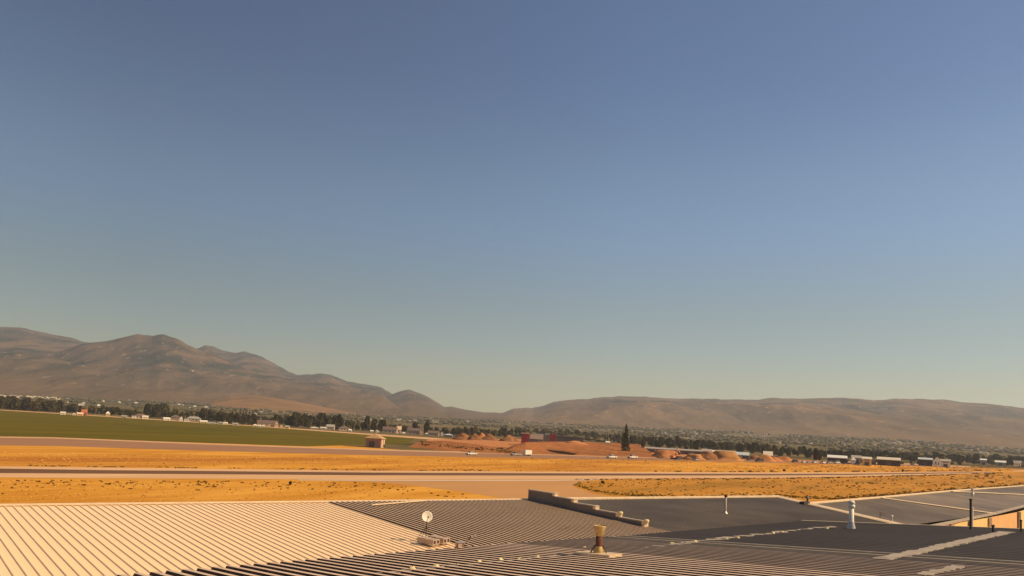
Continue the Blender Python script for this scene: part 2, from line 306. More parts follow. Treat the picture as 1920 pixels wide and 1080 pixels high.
B_crest = [(-900, 640), (-300, 640), (-60, 622), (0, 613), (38, 614), (80, 624), (130, 632), (160, 641), (230, 655), (300, 668), (355, 658), (385, 648), (400, 649), (420, 658), (440, 661), (460, 659), (480, 664), (520, 685), (556, 703), (580, 702), (602, 700), (622, 703), (655, 716), (700, 723), (716, 726), (738, 740), (800, 770), (900, 780), (2500, 960)]
mountain('mountain_range', M['mountain'], B_crest, 7600, 3500, seed=3.1, a0=-0.9, a1=0.05, naz=520)
A_crest = [(-900, 800), (-60, 745), (0, 712), (60, 684), (110, 662), (160, 643), (200, 639), (235, 631), (258, 625.5), (285, 630), (305, 626.5), (330, 634), (350, 645), (372, 655), (400, 664), (440, 682), (480, 697), (530, 708), (580, 716), (640, 728), (700, 741), (760, 765), (830, 782), (900, 800)]
mountain('mountain', M['mountain'], A_crest, 5600, 3300, depth=1500, seed=9.4, a0=-0.75, a1=0.0, naz=520, power=1.15)
C_crest = [(600, 765), (700, 752), (730, 741), (750, 733), (768, 731), (790, 738), (812, 750), (834, 763), (846, 762), (860, 765), (885, 770), (910, 773), (940, 774), (980, 774), (1100, 785), (1300, 800)]
mountain('hill', M['mountain'], C_crest, 6400, 3500, depth=1500, seed=5.7, amp=0.6, a0=-0.28, a1=0.26, naz=200)
D_crest = [(840, 800), (900, 785), (940, 775), (962, 767), (985, 764), (1000, 765), (1020, 760), (1040, 753), (1060, 750), (1100, 747.5), (1150, 743.5), (1165, 742.5), (1220, 744), (1280, 748.5), (1320, 747.5), (1360, 749), (1420, 749), (1450, 746.5), (1500, 747.5), (1550, 746.5), (1600, 746.5), (1640, 750.5), (1680, 747), (1720, 747.5), (1770, 750), (1830, 755), (1880, 760), (1920, 765.5), (2050, 785), (2400, 830), (2800, 860)]
mountain('plateau', M['ridge'], D_crest, 6800, 3400, seed=1.3, amp=0.9, a0=-0.14, a1=0.9, naz=620, power=1.1)
E_crest = [(340, 790), (372, 769), (400, 759), (430, 752), (465, 749.5), (510, 753), (560, 762), (640, 776), (700, 786), (760, 800)]
def foothill():
    cf = prof(E_crest)
    def zf(az, r, s):
        zc = 3700*cf(az)+H; t = (r-2600)/1100
        return (valley_z(az, r)-4)+(zc-valley_z(az, 2600))*max(0, math.sin(min(t, 1.0)*math.pi/2))**1.4 - max(0, t-1)*250+4*noise.fractal((r*math.sin(az)/200, r*math.cos(az)/200, 0), 1, 2, 4)
    grid('foothill', M['foothill'], 2600, 4300, 40, zf, 100, elev_of(340, 780)[0], elev_of(740, 780)[0])
foothill()

# ---------------------------------------------------------------- hangars in front
ZR = 10.7; ZV = 10.25
RA = at(10.4, 949, ZR); RB = at(992, 937.6, ZR); RD = (RB-RA).normalized()         # along the ridge
PD = Vector((RD.y, -RD.x, 0))                                                  # down the near slope
PITCHR = 0.292
def plane_n(u, v): return u.cross(v).normalized()
VA = at(350, 1080, ZV); VB = at(1240, 1003, ZV); VD = (VB-VA).normalized()
PDR = Vector((0.65, -0.76, 0)).normalized()      # the ribs run a few degrees off square to the ridge
def valley_hit(P):                            # from ridge point straight down the slope to the valley line
    # P + t*PD on line VA + k*VD (2D)
    A = np.array([[PDR.x, -VD.x], [PDR.y, -VD.y]]); t, k = np.linalg.solve(A, [VA.x-P.x, VA.y-P.y]); q = P+PDR*t; q.z = ZV; return q
PANF = []
def rib_strip(A0, A1, B0, B1, ribh, ribw, topw, flat_first=True, zig=0.0):
    """one roof panel: A0-A1 at the top edge, B0-B1 at the bottom; a flat pan and one raised trapezoid rib"""
    b = MB(); w = (A1-A0).length
    us = [0, 1-(ribw)/w, 1-(ribw+topw)/2/w, 1-(ribw-topw)/2/w, 1.0]
    hs = [0, 0, ribh, ribh, 0]
    T = []; Bt = []
    for u, h in zip(us, hs):
        T.append(A0.lerp(A1, u)+Vector((0, 0, h))); q = B0.lerp(B1, u)+Vector((0, 0, h)); Bt.append(q)
    for i in range(4): b.quad(Bt[i], Bt[i+1], T[i+1], T[i])
    b.poly([Bt[1], Bt[4], Bt[3], Bt[2]]); b.quad(Bt[0], Bt[4], Bt[4]-Vector((0, 0, .03)), Bt[0]-Vector((0, 0, .03)))
    return b
def shaded_pan(o, top):
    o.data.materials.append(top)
    for k_ in (2, 3, 4): o.data.polygons[k_].material_index = 1      # pan and left riser stay dark: shade between ribs put into the colour
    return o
hang = empty('hangar', (RA.x-10, RA.y, 0), 'long hangar with cream metal roof at the left turning to grey ribbed metal', 'hangar')
nL = -50
k0 = int(round((at(622, 944, ZR)-RA).dot(RD)/PITCHR)); k1 = int(round((RB-RA).dot(RD)/PITCHR))
for k in range(nL, k1):
    A0 = RA+RD*(k*PITCHR); A1 = RA+RD*((k+1)*PITCHR)
    B0 = valley_hit(A0); B1 = valley_hit(A1)
    if k < k0: rib_strip(A0, A1, B0, B1, 0.034, 0.085, 0.045).build('roof_panel', M['roof_cream'], hang)
    else: shaded_pan(rib_strip(A0, A1, B0, B1, 0.065, 0.165, 0.10).build('roof_panel', M['pan'], hang), M['roof_grey'])
up = Vector((0, 0, 1))
L0 = RA+RD*(nL*PITCHR)
PN = plane_n(RD, valley_hit(RA)-RA); PN = PN if PN.z > 0 else -PN
MB().extrude([(-0.14, 0.03), (0, 0.075), (0.14, 0.03), (0.14, 0.055), (0, 0.10), (-0.14, 0.055)], L0, RB).build('ridge_cap', M['trim'], hang)
q0, q1 = L0-PD*.05, RB-PD*.05; q0.z = q1.z = ZR-.02
wl = MB()
def wallq(b, p, q, zt0, zt1): b.quad((p.x, p.y, 0), (q.x, q.y, 0), (q.x, q.y, zt1), (p.x, p.y, zt0))
wl = MB(); wallq(wl, q1, q0, ZR-.03, ZR-.03); vL = valley_hit(L0); wallq(wl, vL, L0, ZV-.03, ZR-.03)
wl.build('wall', M['wall_tan'], hang)
# valley gutter
gut = MB(); g0, g1 = VA-VD*22, at(1700, 981, ZV)
g1 = VA+VD*((g1-VA).dot(VD)); gut.quad(g0+PD*0.25-up*.06, g1+PD*.25-up*.06, g1-PD*.15-up*.05, g0-PD*.15-up*.05); gut.build('gutter', M['roof_dark'], hang)

# stepped parapet between the two hangars
par = empty('parapet_wall', (RB.x, RB.y, ZR-0.5), 'stepped dark grey parapet wall crossing the roof between two hangars, with pale caps', 'parapet')
def onR(px, py): return onplane(px, py, RA, PN)
pb = [onR(992, 938), onR(1045, 949), onR(1081, 957), onR(1122, 966), onR(1166, 975.5), onR(1212, 986.5)]
# straight base line from first to last
P0, P1 = pb[0], pb[-1]; dirp = (P1-P0); 
ft = [(992, 919), (1041, 932), (1081, 944), (1122, 957), (1166, 971)]
fr = [0.0]
for p in pb[1:]: fr.append((p-P0).dot(dirp)/dirp.length_squared)
fr[-1] = 1.0
dn = dirp.normalized(); sd = Vector((dn.y, -dn.x, 0)).normalized()
hts = []
for i in range(5):                 # height of each step from the pixel of its top at the left end
    base = P0+dirp*fr[i]; d = ray(*ft[i]); t = math.hypot(base.x, base.y)/math.hypot(d.x, d.y); hts.append(H+d.z*t)
for i in range(5):
    a = P0+dirp*fr[i]; c = P0+dirp*fr[i+1]; zt = hts[i]
    b = MB(); ln = (c-a).length; mid = (a+c)/2; zb = ZR-0.6
    b.box((mid.x, mid.y, (zt+zb)/2), (ln-0.004, 0.18, zt-zb), rz=math.atan2(dn.y, dn.x)); b.build('wall_step', M['wall_dark'], par)
    b = MB(); b.box((mid.x, mid.y, zt+0.03), (ln+0.02, 0.26, 0.055), rz=math.atan2(dn.y, dn.x)); b.build('coping', M['seam'], par)
    e = c-dn*0.10; b = MB(); hh = (zt - (hts[i+1] if i < 4 else zt-0.5)); b.box((e.x, e.y, zt+0.06-(hh)/2+0.0), (0.2, 0.3, hh+0.02), rz=math.atan2(dn.y, dn.x)); b.build('step_end', M['trim'], par)
for i, px in enumerate((3, 4)):
    a = P0+dirp*fr[px+1]; b = MB(); b.lathe([(0.02, .15), (.10, .14), (.14, .08), (.12, 0), (.06, -.02)], (a.x, a.y, hts[px]+0.0), 10); b.build('cap_knob', M['sealant'], par)

# grey hangars beyond the parapet, further along the row
def rect_roof(name, label, r0, r1, e0, e1, n, ribh, m, back=0.05, wall=None, cap=True, capm='trim', zw=0.0, group=None, rakes=(False, True)):
    root = empty(name, (r0.x, r0.y, 0), label, 'hangar', group)
    for i in range(n):
        A0, A1, B0, B1 = r0.lerp(r1, i/n), r0.lerp(r1, (i+1)/n), e0.lerp(e1, i/n), e0.lerp(e1, (i+1)/n)
        rib_strip(A0, A1, B0, B1, ribh, 0.12, 0.06).build('roof_panel', m, root)
    d = (r1-r0).normalized(); pdn = Vector((d.y, -d.x, 0))
    s0, s1 = r0-pdn*back, r1-pdn*back; s0.z = s1.z = r0.z-0.02
    if cap: MB().extrude([(-0.16, 0.0), (0, 0.05), (0.16, 0.0), (0.16, 0.09), (0, 0.14), (-0.16, 0.09)], r0, r1).build('ridge_cap', M[capm], root)
    if rakes[0]: MB().extrude([(-0.22, 0.0), (0.16, 0.0), (0.16, 0.03), (-0.22, 0.03)], r0+up*.02, e0+up*.02).build('rake_trim', M['trim'], root)
    if rakes[1]: MB().extrude([(-0.45, 0.0), (0.45, 0.0), (0.3, 0.05), (-0.3, 0.05)], r1+up*.03, e1+up*.03).build('rake_trim', M['trim'], root)
    w = MB(); wallq(w, s0, r0, s0.z-.03, r0.z-.03); wallq(w, r0, e0, r0.z-.03, e0.z-.04); wallq(w, e1, r1, e1.z-.04, r1.z-.03); wallq(w, r1, s1, r1.z-.03, s1.z-.03); wallq(w, s1, s0, s1.z-.03, s0.z-.03)
    if wall is None: wallq(w, e0+Vector((-PD.x*.3, -PD.y*.3, 0)), e1-PD*.3, e0.z-.06, e1.z-.06)
    w.build('wall', M['wall_dark'], root)
    return root
r3a = RB+RD*0.35; r3b = at(1460, 932, ZR)
e3a = valley_hit(r3a); e3b = onplane(1692, 985.5, VA, up)
h3 = rect_roof('hangar', 'dark roofed hangar right of the stepped parapet, thin flue on its roof', r3a, r3b, e3a, e3b, 62, 0.022, M['roof_dark'])
z4 = ZR-0.15
h4 = rect_roof('hangar', 'dark roofed hangar behind the white capped vent pipe, second beyond the parapet', at(1505, 946, z4), at(1650, 933.5, z4), at(1694, 986, z4-.75), at(1862, 963, z4-.75), 24, 0.02, M['roof_dark'], wall='y', rakes=(False, True))
z5 = z4
h5 = rect_roof('hangar', 'dark roofed hangar behind the thin dark pole, third beyond the parapet', at(1650, 933.5, z5)+RD*.02, at(1780, 921.5, z5), at(1862, 963, z5-.75)+RD*.02, at(1990, 931, z5-.7), 24, 0.02, M['roof_dark'], wall='y')
z6 = z5
h6 = rect_roof('hangar', 'dark roofed hangar farthest right in the row, cut by the photo edge', at(1780, 921.5, z5)+RD*.02, at(1990, 906, z6), at(1990, 931, z5-.7)+RD*.02, at(2200, 900, z6-.6), 24, 0.02, M['roof_dark'], wall='y')
# pale hangar fronts facing the sun, below the eaves
def front(root, p0, p1, ztop0, ztop1, m, nm='front_wall'):
    b = MB(); b.quad((p0.x, p0.y, 0), (p1.x, p1.y, 0), (p1.x, p1.y, ztop1), (p0.x, p0.y, ztop0)); return b.build(nm, m, root)
def eave_fronts():
    zt = z4-0.78
    a = at(1740, 991.5, zt-.12); pts = [at(x, y, zt-.12) for x, y in ((1700, 999), (1782, 982.5), (1816, 977), (1853, 970.5), (1908, 960), (1925, 955), (1990, 940))]
    ms = [M['wall_yellow'], M['wall_yellow'], M['wall_yellow'], M['wall_orange'], M['wall_yellow'], M['wall_yellow']]
    roots = [h4, h4, h4, h5, h5, h5]
    for i in range(6):
        front(roots[i], pts[i], pts[i+1], zt-.12, zt-.12, ms[i], 'hangar_door')
    for i in range(1, 6):
        p = pts[i]-Vector((-PD.x, -PD.y, 0))*.12; b = MB(); b.box((p.x, p.y, (zt-.1)/2), (0.22, 0.22, zt-.1)); b.build('door_post', M['trim'] if i % 2 else M['seam'], roots[i])
    # eave fascia and soffit
    for a, c, r in ((at(1737, 988, z4-.75), at(1862, 963, z4-.75), h4), (at(1862, 963, z4-.75), at(1990, 931, z4-.75), h5)):
        MB().extrude([(-.12, -.1), (.12, -.1), (.12, .06), (-.12, .06)], a, c).build('eave_fascia', M['seam'], r)
eave_fronts()
sheet('hangar_apron', [tuple(v[:2]) for v in (g1-VD*4, g1+VD*45, g1+VD*45+PD*16, g1-VD*4+PD*16)], 0.03, M['apron'])

# front roof that rises towards the camera
SL = 0.093; FN = plane_n(VD, Vector((PD.x, PD.y, SL))); FN = FN if FN.z > 0 else -FN
VP = Vector((VD.y, -VD.x, 0))
FN = VD.cross(Vector((VP.x, VP.y, SL))).normalized(); FN = FN if FN.z > 0 else -FN
def onF(px, py, h=0.0): return onplane(px, py, VA+up*h, FN)
def Fpt(u, t, h=0.0): return Vector((VA.x+VD.x*u+VP.x*t, VA.y+VD.y*u+VP.y*t, ZV+0.10+SL*t+h))
VA = VA.copy()
fr_root = empty('front_hangar', (VA.x, VA.y, 0), 'nearest hangar, brown-grey ribbed metal roof along the bottom of the view', 'hangar')
def uF(px, py):
    p = at(px, py, ZV+.1); return (p-VA).dot(VD)
u_line = uF(1150, 1008.5); u_rake = uF(1565, 984.5); PF = 0.423
TOPF = 24.0
FNb = Fpt(0, 0)
k = 0; u = u_line
n_left = int((u_line+9)/PF)
for i in range(n_left):
    ua, ub = u_line-(i+1)*PF, u_line-i*PF
    fade = min(1.0, (i)/14.0)
    jit = random.uniform(-0.03, 0.03)
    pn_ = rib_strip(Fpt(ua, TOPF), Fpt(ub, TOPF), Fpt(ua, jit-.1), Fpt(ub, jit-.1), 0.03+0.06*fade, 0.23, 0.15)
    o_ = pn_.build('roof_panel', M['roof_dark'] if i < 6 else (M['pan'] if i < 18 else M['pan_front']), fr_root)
    shaded_pan(o_, M['roof_dark'] if i < 3 else (M['rib_mid'] if i < 14 else M['roof_front']))
n_right = int((u_rake-u_line)/0.6)
for i in range(n_right):
    w = (u_rake-u_line)/n_right; ua, ub = u_line+i*w, u_line+(i+1)*w
    rib_strip(Fpt(ua, TOPF), Fpt(ub, TOPF), Fpt(ua, -.1), Fpt(ub, -.1), 0.012, 0.10, 0.05).build('roof_panel', M['membrane'], fr_root)
for du, w, hh, mm in ((0.0, .07, .045, 'trim'), (0.85, .06, .04, 'trim')):
    MB().extrude([(-w, 0), (w, 0), (w*.6, hh), (-w*.6, hh)], Fpt(u_line+du, 0), Fpt(u_line+du, TOPF)).build('standing_seam', M[mm], fr_root)
MB().extrude([(-.13, 0), (.13, 0), (.13, .04), (-.13, .04)], Fpt(u_rake, -.15), Fpt(u_rake, TOPF)).build('rake_trim', M['trim'], fr_root)
w = MB(); a, c = Fpt(u_rake+.1, 0), Fpt(u_rake+.1, TOPF); wallq(w, a, c, a.z-.02, c.z-.02); w.build('wall', M['wall_tan'], fr_root)
tp = MB(); a, c = Fpt(u_line-9-u_line, TOPF), Fpt(u_rake, TOPF); a2, c2 = a+VP*20, c+VP*20; a2.z = c2.z = a.z-2; tp.quad(a, c, c2, a2); tp.build('back_roof', M['roof_dark'], fr_root)
# ragged coating bands over the ribs
def band(pxa, pxb, wid, n, m, name='coating_band', jit=0.35, h=0.05, lift=.1):
    a, c = onF(*pxa, h=lift), onF(*pxb, h=lift); d = (c-a).normalized(); s = VP.copy(); s.z = SL
    b = MB()
    pts0 = []; pts1 = []
    for i in range(n+1):
        p = a.lerp(c, i/n); j0 = random.uniform(-jit, jit)*wid; j1 = random.uniform(-jit, jit)*wid
        pts0.append(p+s*(wid/2+j0)+up*h*random.uniform(.6, 1.1)); pts1.append(p-s*(wid/2+j1)+up*h*random.uniform(.6, 1.1))
    for i in range(n): b.quad(pts0[i], pts0[i+1], pts1[i+1], pts1[i]); 
    for i in range(n): b.quad(pts0[i]-up*.06, pts0[i+1]-up*.06, pts0[i+1], pts0[i])
    return b.build(name, m, fr_root)
band((1650, 1051), (1888, 998.5), 0.55, 60, M['seam'], jit=.16)
band((1722, 1081), (1800, 1063.5), 0.34, 24, M['seam'], jit=.2, lift=.14)
band((1275, 1018.5), (1560, 987.5), 0.3, 46, M['seam'], jit=.9, h=.03)
band((1205, 1029), (1300, 1018), 0.35, 16, M['seam'], jit=.7)
band((690, 1077), (1060, 1041.5), 0.22, 46, M['seam'], jit=.9, h=.02, lift=.155)
# lumps of sealant
for px, py, s in ((773, 1067, .16), (818, 1062, .15), (858, 1059.5, .1), (898, 1054, .14), (938, 1050.5, .15), (974, 1047.5, .10), (1007, 1044, .12), (1096, 1026, .08), (1132, 1033, .10), (1260, 1020, .16), (1303, 1016, .15), (1362, 1010.5, .13), (1383, 1008, .14), (1449, 999.5, .14), (1466, 998, .15), (1550, 990.5, .14), (1170, 1020, .07), (1205, 1023, .06), (1380, 1029, .05)):
    p = onF(px, py, h=.12 if px > 1165 else .17); b = MB(); s *= .6; k0_ = len(b.v); b.lathe([(s*.25, s*.8), (s*.7, s*.6), (s*1.1, s*.15), (s*1.5, -s*.7)], (p.x, p.y, p.z), 7); b.v = [(x+s*.35*noise.noise((x*19, y*19, z*19)), y+s*.35*noise.noise((x*17, z*13, 3)), z+s*.3*noise.noise((x*11, y*23, 9))) for x, y, z in b.v]; b.build('sealant_lump', M['sealant'], fr_root)

# ---------------------------------------------------------------- things on the roofs
# satellite dish on block ballast
def onRoof(px, py): return onR(px, py)
c = onRoof(806, 1017)
ang = math.atan2(PD.y, PD.x)
blocks = []
def cmu():
    b = MB(); L_, W_, H_ = .40, .19, .19
    # shell with two open cores (open ends face +x side as seen)
    t = .032
    b.box((0, -W_/2+t/2, H_/2), (L_, t, H_)); b.box((0, W_/2-t/2, H_/2), (L_, t, H_))
    b.box((0, 0, t/2), (L_, W_-2*t-.002, t)); b.box((0, 0, H_-t/2), (L_, W_-2*t-.002, t))
    b.box((-.05, 0, H_/2), (.03, W_-2*t-.002, H_-2*t-.002))
    return b.mesh('concrete_block', M['concrete'])
cm = cmu()
spots = [(793, 1020, 0, 'second along the left row'), ]
rowdir = (onR(826, 1021)-onR(789, 1013)).normalized(); rowang = math.atan2(rowdir.y, rowdir.x)
o1 = onR(788, 1018.5); o2 = onR(806, 1015.5)
tray = empty('satellite_dish', onR(798, 1013), 'small round cream satellite dish on a mast with struts above concrete blocks', 'satellite dish')
lab = ['concrete block at the left end of the near row below the dish', 'hollow concrete block at the right of the near row below the dish', 'concrete block at the left end of the far row below the dish', 'hollow concrete block at the right of the far row below the dish']
perp2 = Vector((-rowdir.y, rowdir.x, 0)).normalized()
i = 0
for row, (org, off) in enumerate(((onR(784, 1018), 0.0), (onR(784, 1018), 0.62))):
    for j in range(2):
        for lev in (0, 1) if False else (0,):
            p = org+rowdir*(0.22+j*0.405)+perp2*(off)
            for half in (0, 1):
                q = p+perp2*(half*0.2)
                o = bpy.data.objects.new('concrete_block', cm); COL.objects.link(o); o.location = (q.x, q.y, q.z+.05); o.rotation_euler = (0, 0, rowang)
                tag(o, lab[i]+(', front half' if half == 0 else ', back half'), 'concrete block', 'concrete blocks weighing down the dish mount')
        i += 1
fb = onR(798, 1015)+up*0.25
mt = fb+up*0.55
MB().tube(fb-up*.2, mt+up*.05, .018, n=8).build('mast', M['dark_metal'], tray)
for dx, dy in ((-.38, -.05), (-.22, .3), (.3, .25)):
    MB().tube(fb+up*.33, fb+Vector((dx, dy, -.22)), .011, n=6).build('strut', M['dark_metal'], tray)
# dish bowl facing the camera side and slightly right
dn_ = Vector((0.28, -0.9, 0.25)).normalized(); q = dn_.to_track_quat('Z', 'Y'); b = MB(); n = 20; R_ = .215; dc = mt+up*.16+Vector((.0, -.03, 0))
rings = [(0.001, -.045), (.5, -.035), (.85, -.012), (1.0, 0.0), (1.0, -.012), (.5, -.048), (.001, -.06)]
for r_, z_ in rings:
    for k in range(n):
        t = 2*math.pi*k/n; v = q @ Vector((R_*r_*math.cos(t), R_*r_*math.sin(t), z_)); b.v.append(tuple(dc+v))
for j in range(len(rings)-1):
    for k in range(n): b.f.append((j*n+k, j*n+(k+1) % n, (j+1)*n+(k+1) % n, (j+1)*n+k))
b.build('dish', M['white'], tray, smooth=True)
MB().tube(dc-up*.2+dn_*.0, dc-up*.06+dn_*.22, .009, n=6).build('feed_arm', M['dark_metal'], tray)
MB().tube(dc-up*.08+dn_*.2, dc-up*.03+dn_*.24, .025, n=8).build('receiver', M['dark_metal'], tray)

# utility box and bent pipe in the valley
bx = onR(861, 1034.5); t = empty('junction_box', bx, 'small pale metal box standing in the roof valley by a bent pipe', 'utility box')
wb = .27; b = MB(); b.box((bx.x, bx.y, bx.z+.17), (wb, wb*.7, .34), rz=.4); b.build('cabinet', M['concrete'], t)
b = MB(); b.box((bx.x, bx.y, bx.z+.355), (wb+.04, wb*.7+.04, .025), rz=.4); b.build('lid', M['galv'], t)
for s in (-1, 1):
    v = Vector((math.cos(.4), math.sin(.4), 0))*s*(wb/2-.03)+Vector((math.sin(.4), -math.cos(.4), 0))*(wb*.35+.008); b = MB(); b.box((bx.x+v.x, bx.y+v.y, bx.z+.17), (.02, .012, .30), rz=.4); b.build('edge_strip', M['rust'], t)
gp = onR(876, 1034); t = empty('bent_pipe', gp, 'thin bent pipe with a dark head in the roof valley, right of the box', 'pipe')
MB().tube(gp, gp+up*.42, .018, n=8).build('riser', M['seam'], t)
MB().tube(gp+up*.42, gp+up*.53+Vector((.10, .06, 0)), .032, n=8).build('elbow', M['dark_metal'], t)
MB().tube(gp+up*.53+Vector((.10, .06, 0)), gp+up*.60+Vector((.34, .2, 0)), .012, n=8).build('arm', M['seam'], t)
# flat bar lying near the ridge of the grey roof
a, c = onR(697, 951.5)+up*.11, onR(797, 943)+up*.11
b = MB(); b.extrude([(-.045, 0), (.045, 0), (.045, .05), (-.045, .05)], a, c); tag(b.build('metal_bar', M['trim']), 'long pale metal bar lying across the ribs near the top of the grey roof', 'metal bar')

# rusty flue with flared basket cap
fp = onF(1122, 1045, h=.1); t = empty('flue', fp, 'rusty brown flue pipe with yellow conical base and flared galvanised cap on the nearest roof', 'flue')
sc_ = (fp-Vector((0, 0, H))).length/F      # metres per pixel there
def fz(px_h): return px_h*sc_
MB().lathe([(fz(12), -.05), (fz(10.5), fz(4)), (fz(9), fz(12)), (fz(7), fz(19)), (fz(6.6), fz(20))], fp, 16).build('base_cone', M['flue'], t, smooth=True)
MB().lathe([(fz(6.2), fz(16)), (fz(6.2), fz(39)), (fz(5.6), fz(39)), (.001, fz(39))], fp, 16).build('pipe', M['rust'], t, smooth=True)
MB().lathe([(fz(6.5), fz(38)), (fz(9), fz(44)), (fz(11), fz(55)), (fz(11), fz(56.5)), (fz(10.3), fz(56.5)), (fz(8.6), fz(45)), (.001, fz(43))], fp, 16).build('cap', M['flue'], t, smooth=True)
MB().lathe([(fz(5), fz(42)), (fz(5), fz(53)), (.001, fz(54))], fp, 12).build('inner_pipe', M['galv'], t, smooth=True)
for a_ in (3.3, 5.9, 1.2):
    MB().tube(fp+up*fz(22)+Vector((math.cos(a_), math.sin(a_), 0))*fz(7), fp+Vector((math.cos(a_), math.sin(a_), 0))*fz(18)+up*.05, .022, n=6).build('brace', M['dark_metal'], t)
fl = MB(); cc = fp+up*.12
s_ = VP.copy(); s_.z = SL; pts = [cc+VD*a_+s_*b_ for a_, b_ in ((-.38, -.75), (.25, -.75), (.25, .8), (-.38, .8))]
fl.poly([p+up*.03 for p in pts]);
for k in range(4): fl.quad(pts[k]-up*.1, pts[(k+1) % 4]-up*.1, pts[(k+1) % 4]+up*.03, pts[k]+up*.03)
fl.build('flashing', M['trim'], t)

# white capped vent
vp = onF(1596, 991, h=.1); t = empty('vent_pipe', vp, 'tall cream vent pipe with round cap at the far edge of the nearest roof', 'vent')
sc_ = (vp-Vector((0, 0, H))).length/F
MB().lathe([(sc_*4.3, 0), (sc_*3.7, sc_*38), (.001, sc_*38)], vp, 12).build('pipe', M['white'], t, smooth=True)
MB().lathe([(sc_*3.8, sc_*33), (sc_*5.6, sc_*36), (sc_*5.6, sc_*39), (sc_*4.2, sc_*39.5), (sc_*4.2, sc_*41), (sc_*6, sc_*42), (sc_*4, sc_*46), (.001, sc_*47)], vp, 12).build('cap', M['white'], t, smooth=True)
MB().lathe([(sc_*8, -.1), (sc_*5.5, sc_*7), (sc_*4.4, sc_*11)], vp, 12).build('flashing', M['galv'], t, smooth=True)
# thin flue on the dark roof
PN3 = plane_n(r3b-r3a, e3a-r3a)
p = onplane(1360, 963, r3a, PN3); sc_ = (p-Vector((0, 0, H))).length/F
t = empty('thin_flue', p, 'slim grey flue pipe standing alone on the dark roof right of the parapet', 'flue')
MB().lathe([(sc_*1.9, 0), (sc_*1.9, sc_*31), (.001, sc_*31)], p, 10).build('pipe', M['wall_tan'], t, smooth=True)
MB().lathe([(sc_*2.4, sc_*29), (sc_*3, sc_*31), (sc_*3, sc_*33), (.001, sc_*34)], p, 10).build('cap', M['rust'], t, smooth=True)
MB().lathe([(sc_*5, 0), (sc_*2, sc_*4)], p, 10).build('flashing', M['galv'], t, smooth=True)
# dark stub vent at the step between roofs
p = at(1514, 946, z4); sc_ = (p-Vector((0, 0, H))).length/F
t = empty('stub_vent', p, 'short dark vent stub where the roofs step down, on the ridge line', 'vent')
MB().lathe([(sc_*2, -.2), (sc_*1.8, sc_*12), (.001, sc_*12)], p, 10).build('pipe', M['dark_metal'], t, smooth=True)
MB().lathe([(sc_*2.2, sc_*11), (sc_*2.8, sc_*13), (.001, sc_*14)], p, 10).build('cap', M['seam'], t, smooth=True)
b = MB(); b.box((p.x-.25, p.y-.1, p.z+.1), (.7, .4, .22), rz=.6); b.build('curb', M['dark_metal'], t)
# poles in the gap behind the front roof
def pole(px, py0, py1, wpx, dist, m, label, cat='pole', cross=False, name='pole'):
    b0 = atd(px, py0, dist); b1 = atd(px, py1, dist); sc_ = dist/F
    t = empty(name, (b0.x, b0.y, 0), label, cat)
    MB().tube((b0.x, b0.y, 0), (b0.x, b0.y, b1.z), wpx*sc_/2, wpx*sc_/2*.85, n=8).build('shaft', m, t)
    MB().tube((b0.x, b0.y, b1.z), (b0.x, b0.y, b1.z+wpx*sc_*.6), wpx*sc_*.62, n=8).build('top_cap', m, t)
    return t
pole(1820, 993, 938, 4, 44, M['dark_metal'], 'thick dark pole rising in front of the pale hangar doors')
pole(1823.5, 985, 954, 3, 47, M['white'], 'pale pipe just behind the thick dark pole', name='pipe')
pole(1781, 995, 986, 2, 46, M['dark_metal'], 'short thin dark post between the first two pale hangar doors', 'post', name='post')
pole(1862, 997, 987, 4, 42, M['dark_metal'], 'short stout brown post in front of the orange hangar door', 'post', name='post')
pole(1914.5, 998, 977, 3, 43, M['dark_metal'], 'dark post nearest the right edge of the view', 'post', name='post')
p = at(1823.5, 926, z6); t = empty('ridge_vent', p, 'small pale vent near the far ridge, above the thick dark pole', 'vent'); k_ = p.length/F
MB().lathe([(k_*1.6, -.2), (k_*1.6, k_*6), (k_*2.4, k_*6.5), (k_*2.2, k_*9), (.001, k_*9.5)], p, 10).build('pipe', M['white'], t)
MB().lathe([(k_*3, 0), (k_*1.6, k_*2)], p, 10).build('flashing', M['galv'], t)
# small aerial and small white vent on the second dark roof
PN4 = plane_n(at(1650, 933.5, z4)-at(1505, 946, z4), at(1694, 986, z4-.75)-at(1505, 946, z4))
p = onplane(1650, 984, at(1505, 946, z4), PN4); sc_ = (p-Vector((0, 0, H))).length/F
t = empty('aerial', p, 'thin dark television aerial with short crossbars left of the small white vent', 'antenna')
MB().tube(p, p+up*sc_*21, .02, n=6).build('mast', M['dark_metal'], t)
for hh, ln in ((20, 5), (17, 7)): MB().tube(p+up*sc_*hh, p+up*sc_*hh+Vector((sc_*ln*1.3, 0, -.05)), .02, n=6).build('crossbar', M['dark_metal'], t)
p = onplane(1672, 980, at(1505, 946, z4), PN4)
t = empty('small_vent', p, 'small white roof vent with round top right of the thin aerial', 'vent')
MB().lathe([(sc_*1.5, 0), (sc_*1.5, sc_*9), (sc_*2.2, sc_*10), (sc_*2, sc_*12.5), (.001, sc_*13)], p, 10).build('pipe', M['white'], t, smooth=True)
MB().lathe([(sc_*4, 0), (sc_*1.5, sc_*2.5)], p, 10).build('flashing', M['white'], t, smooth=True)

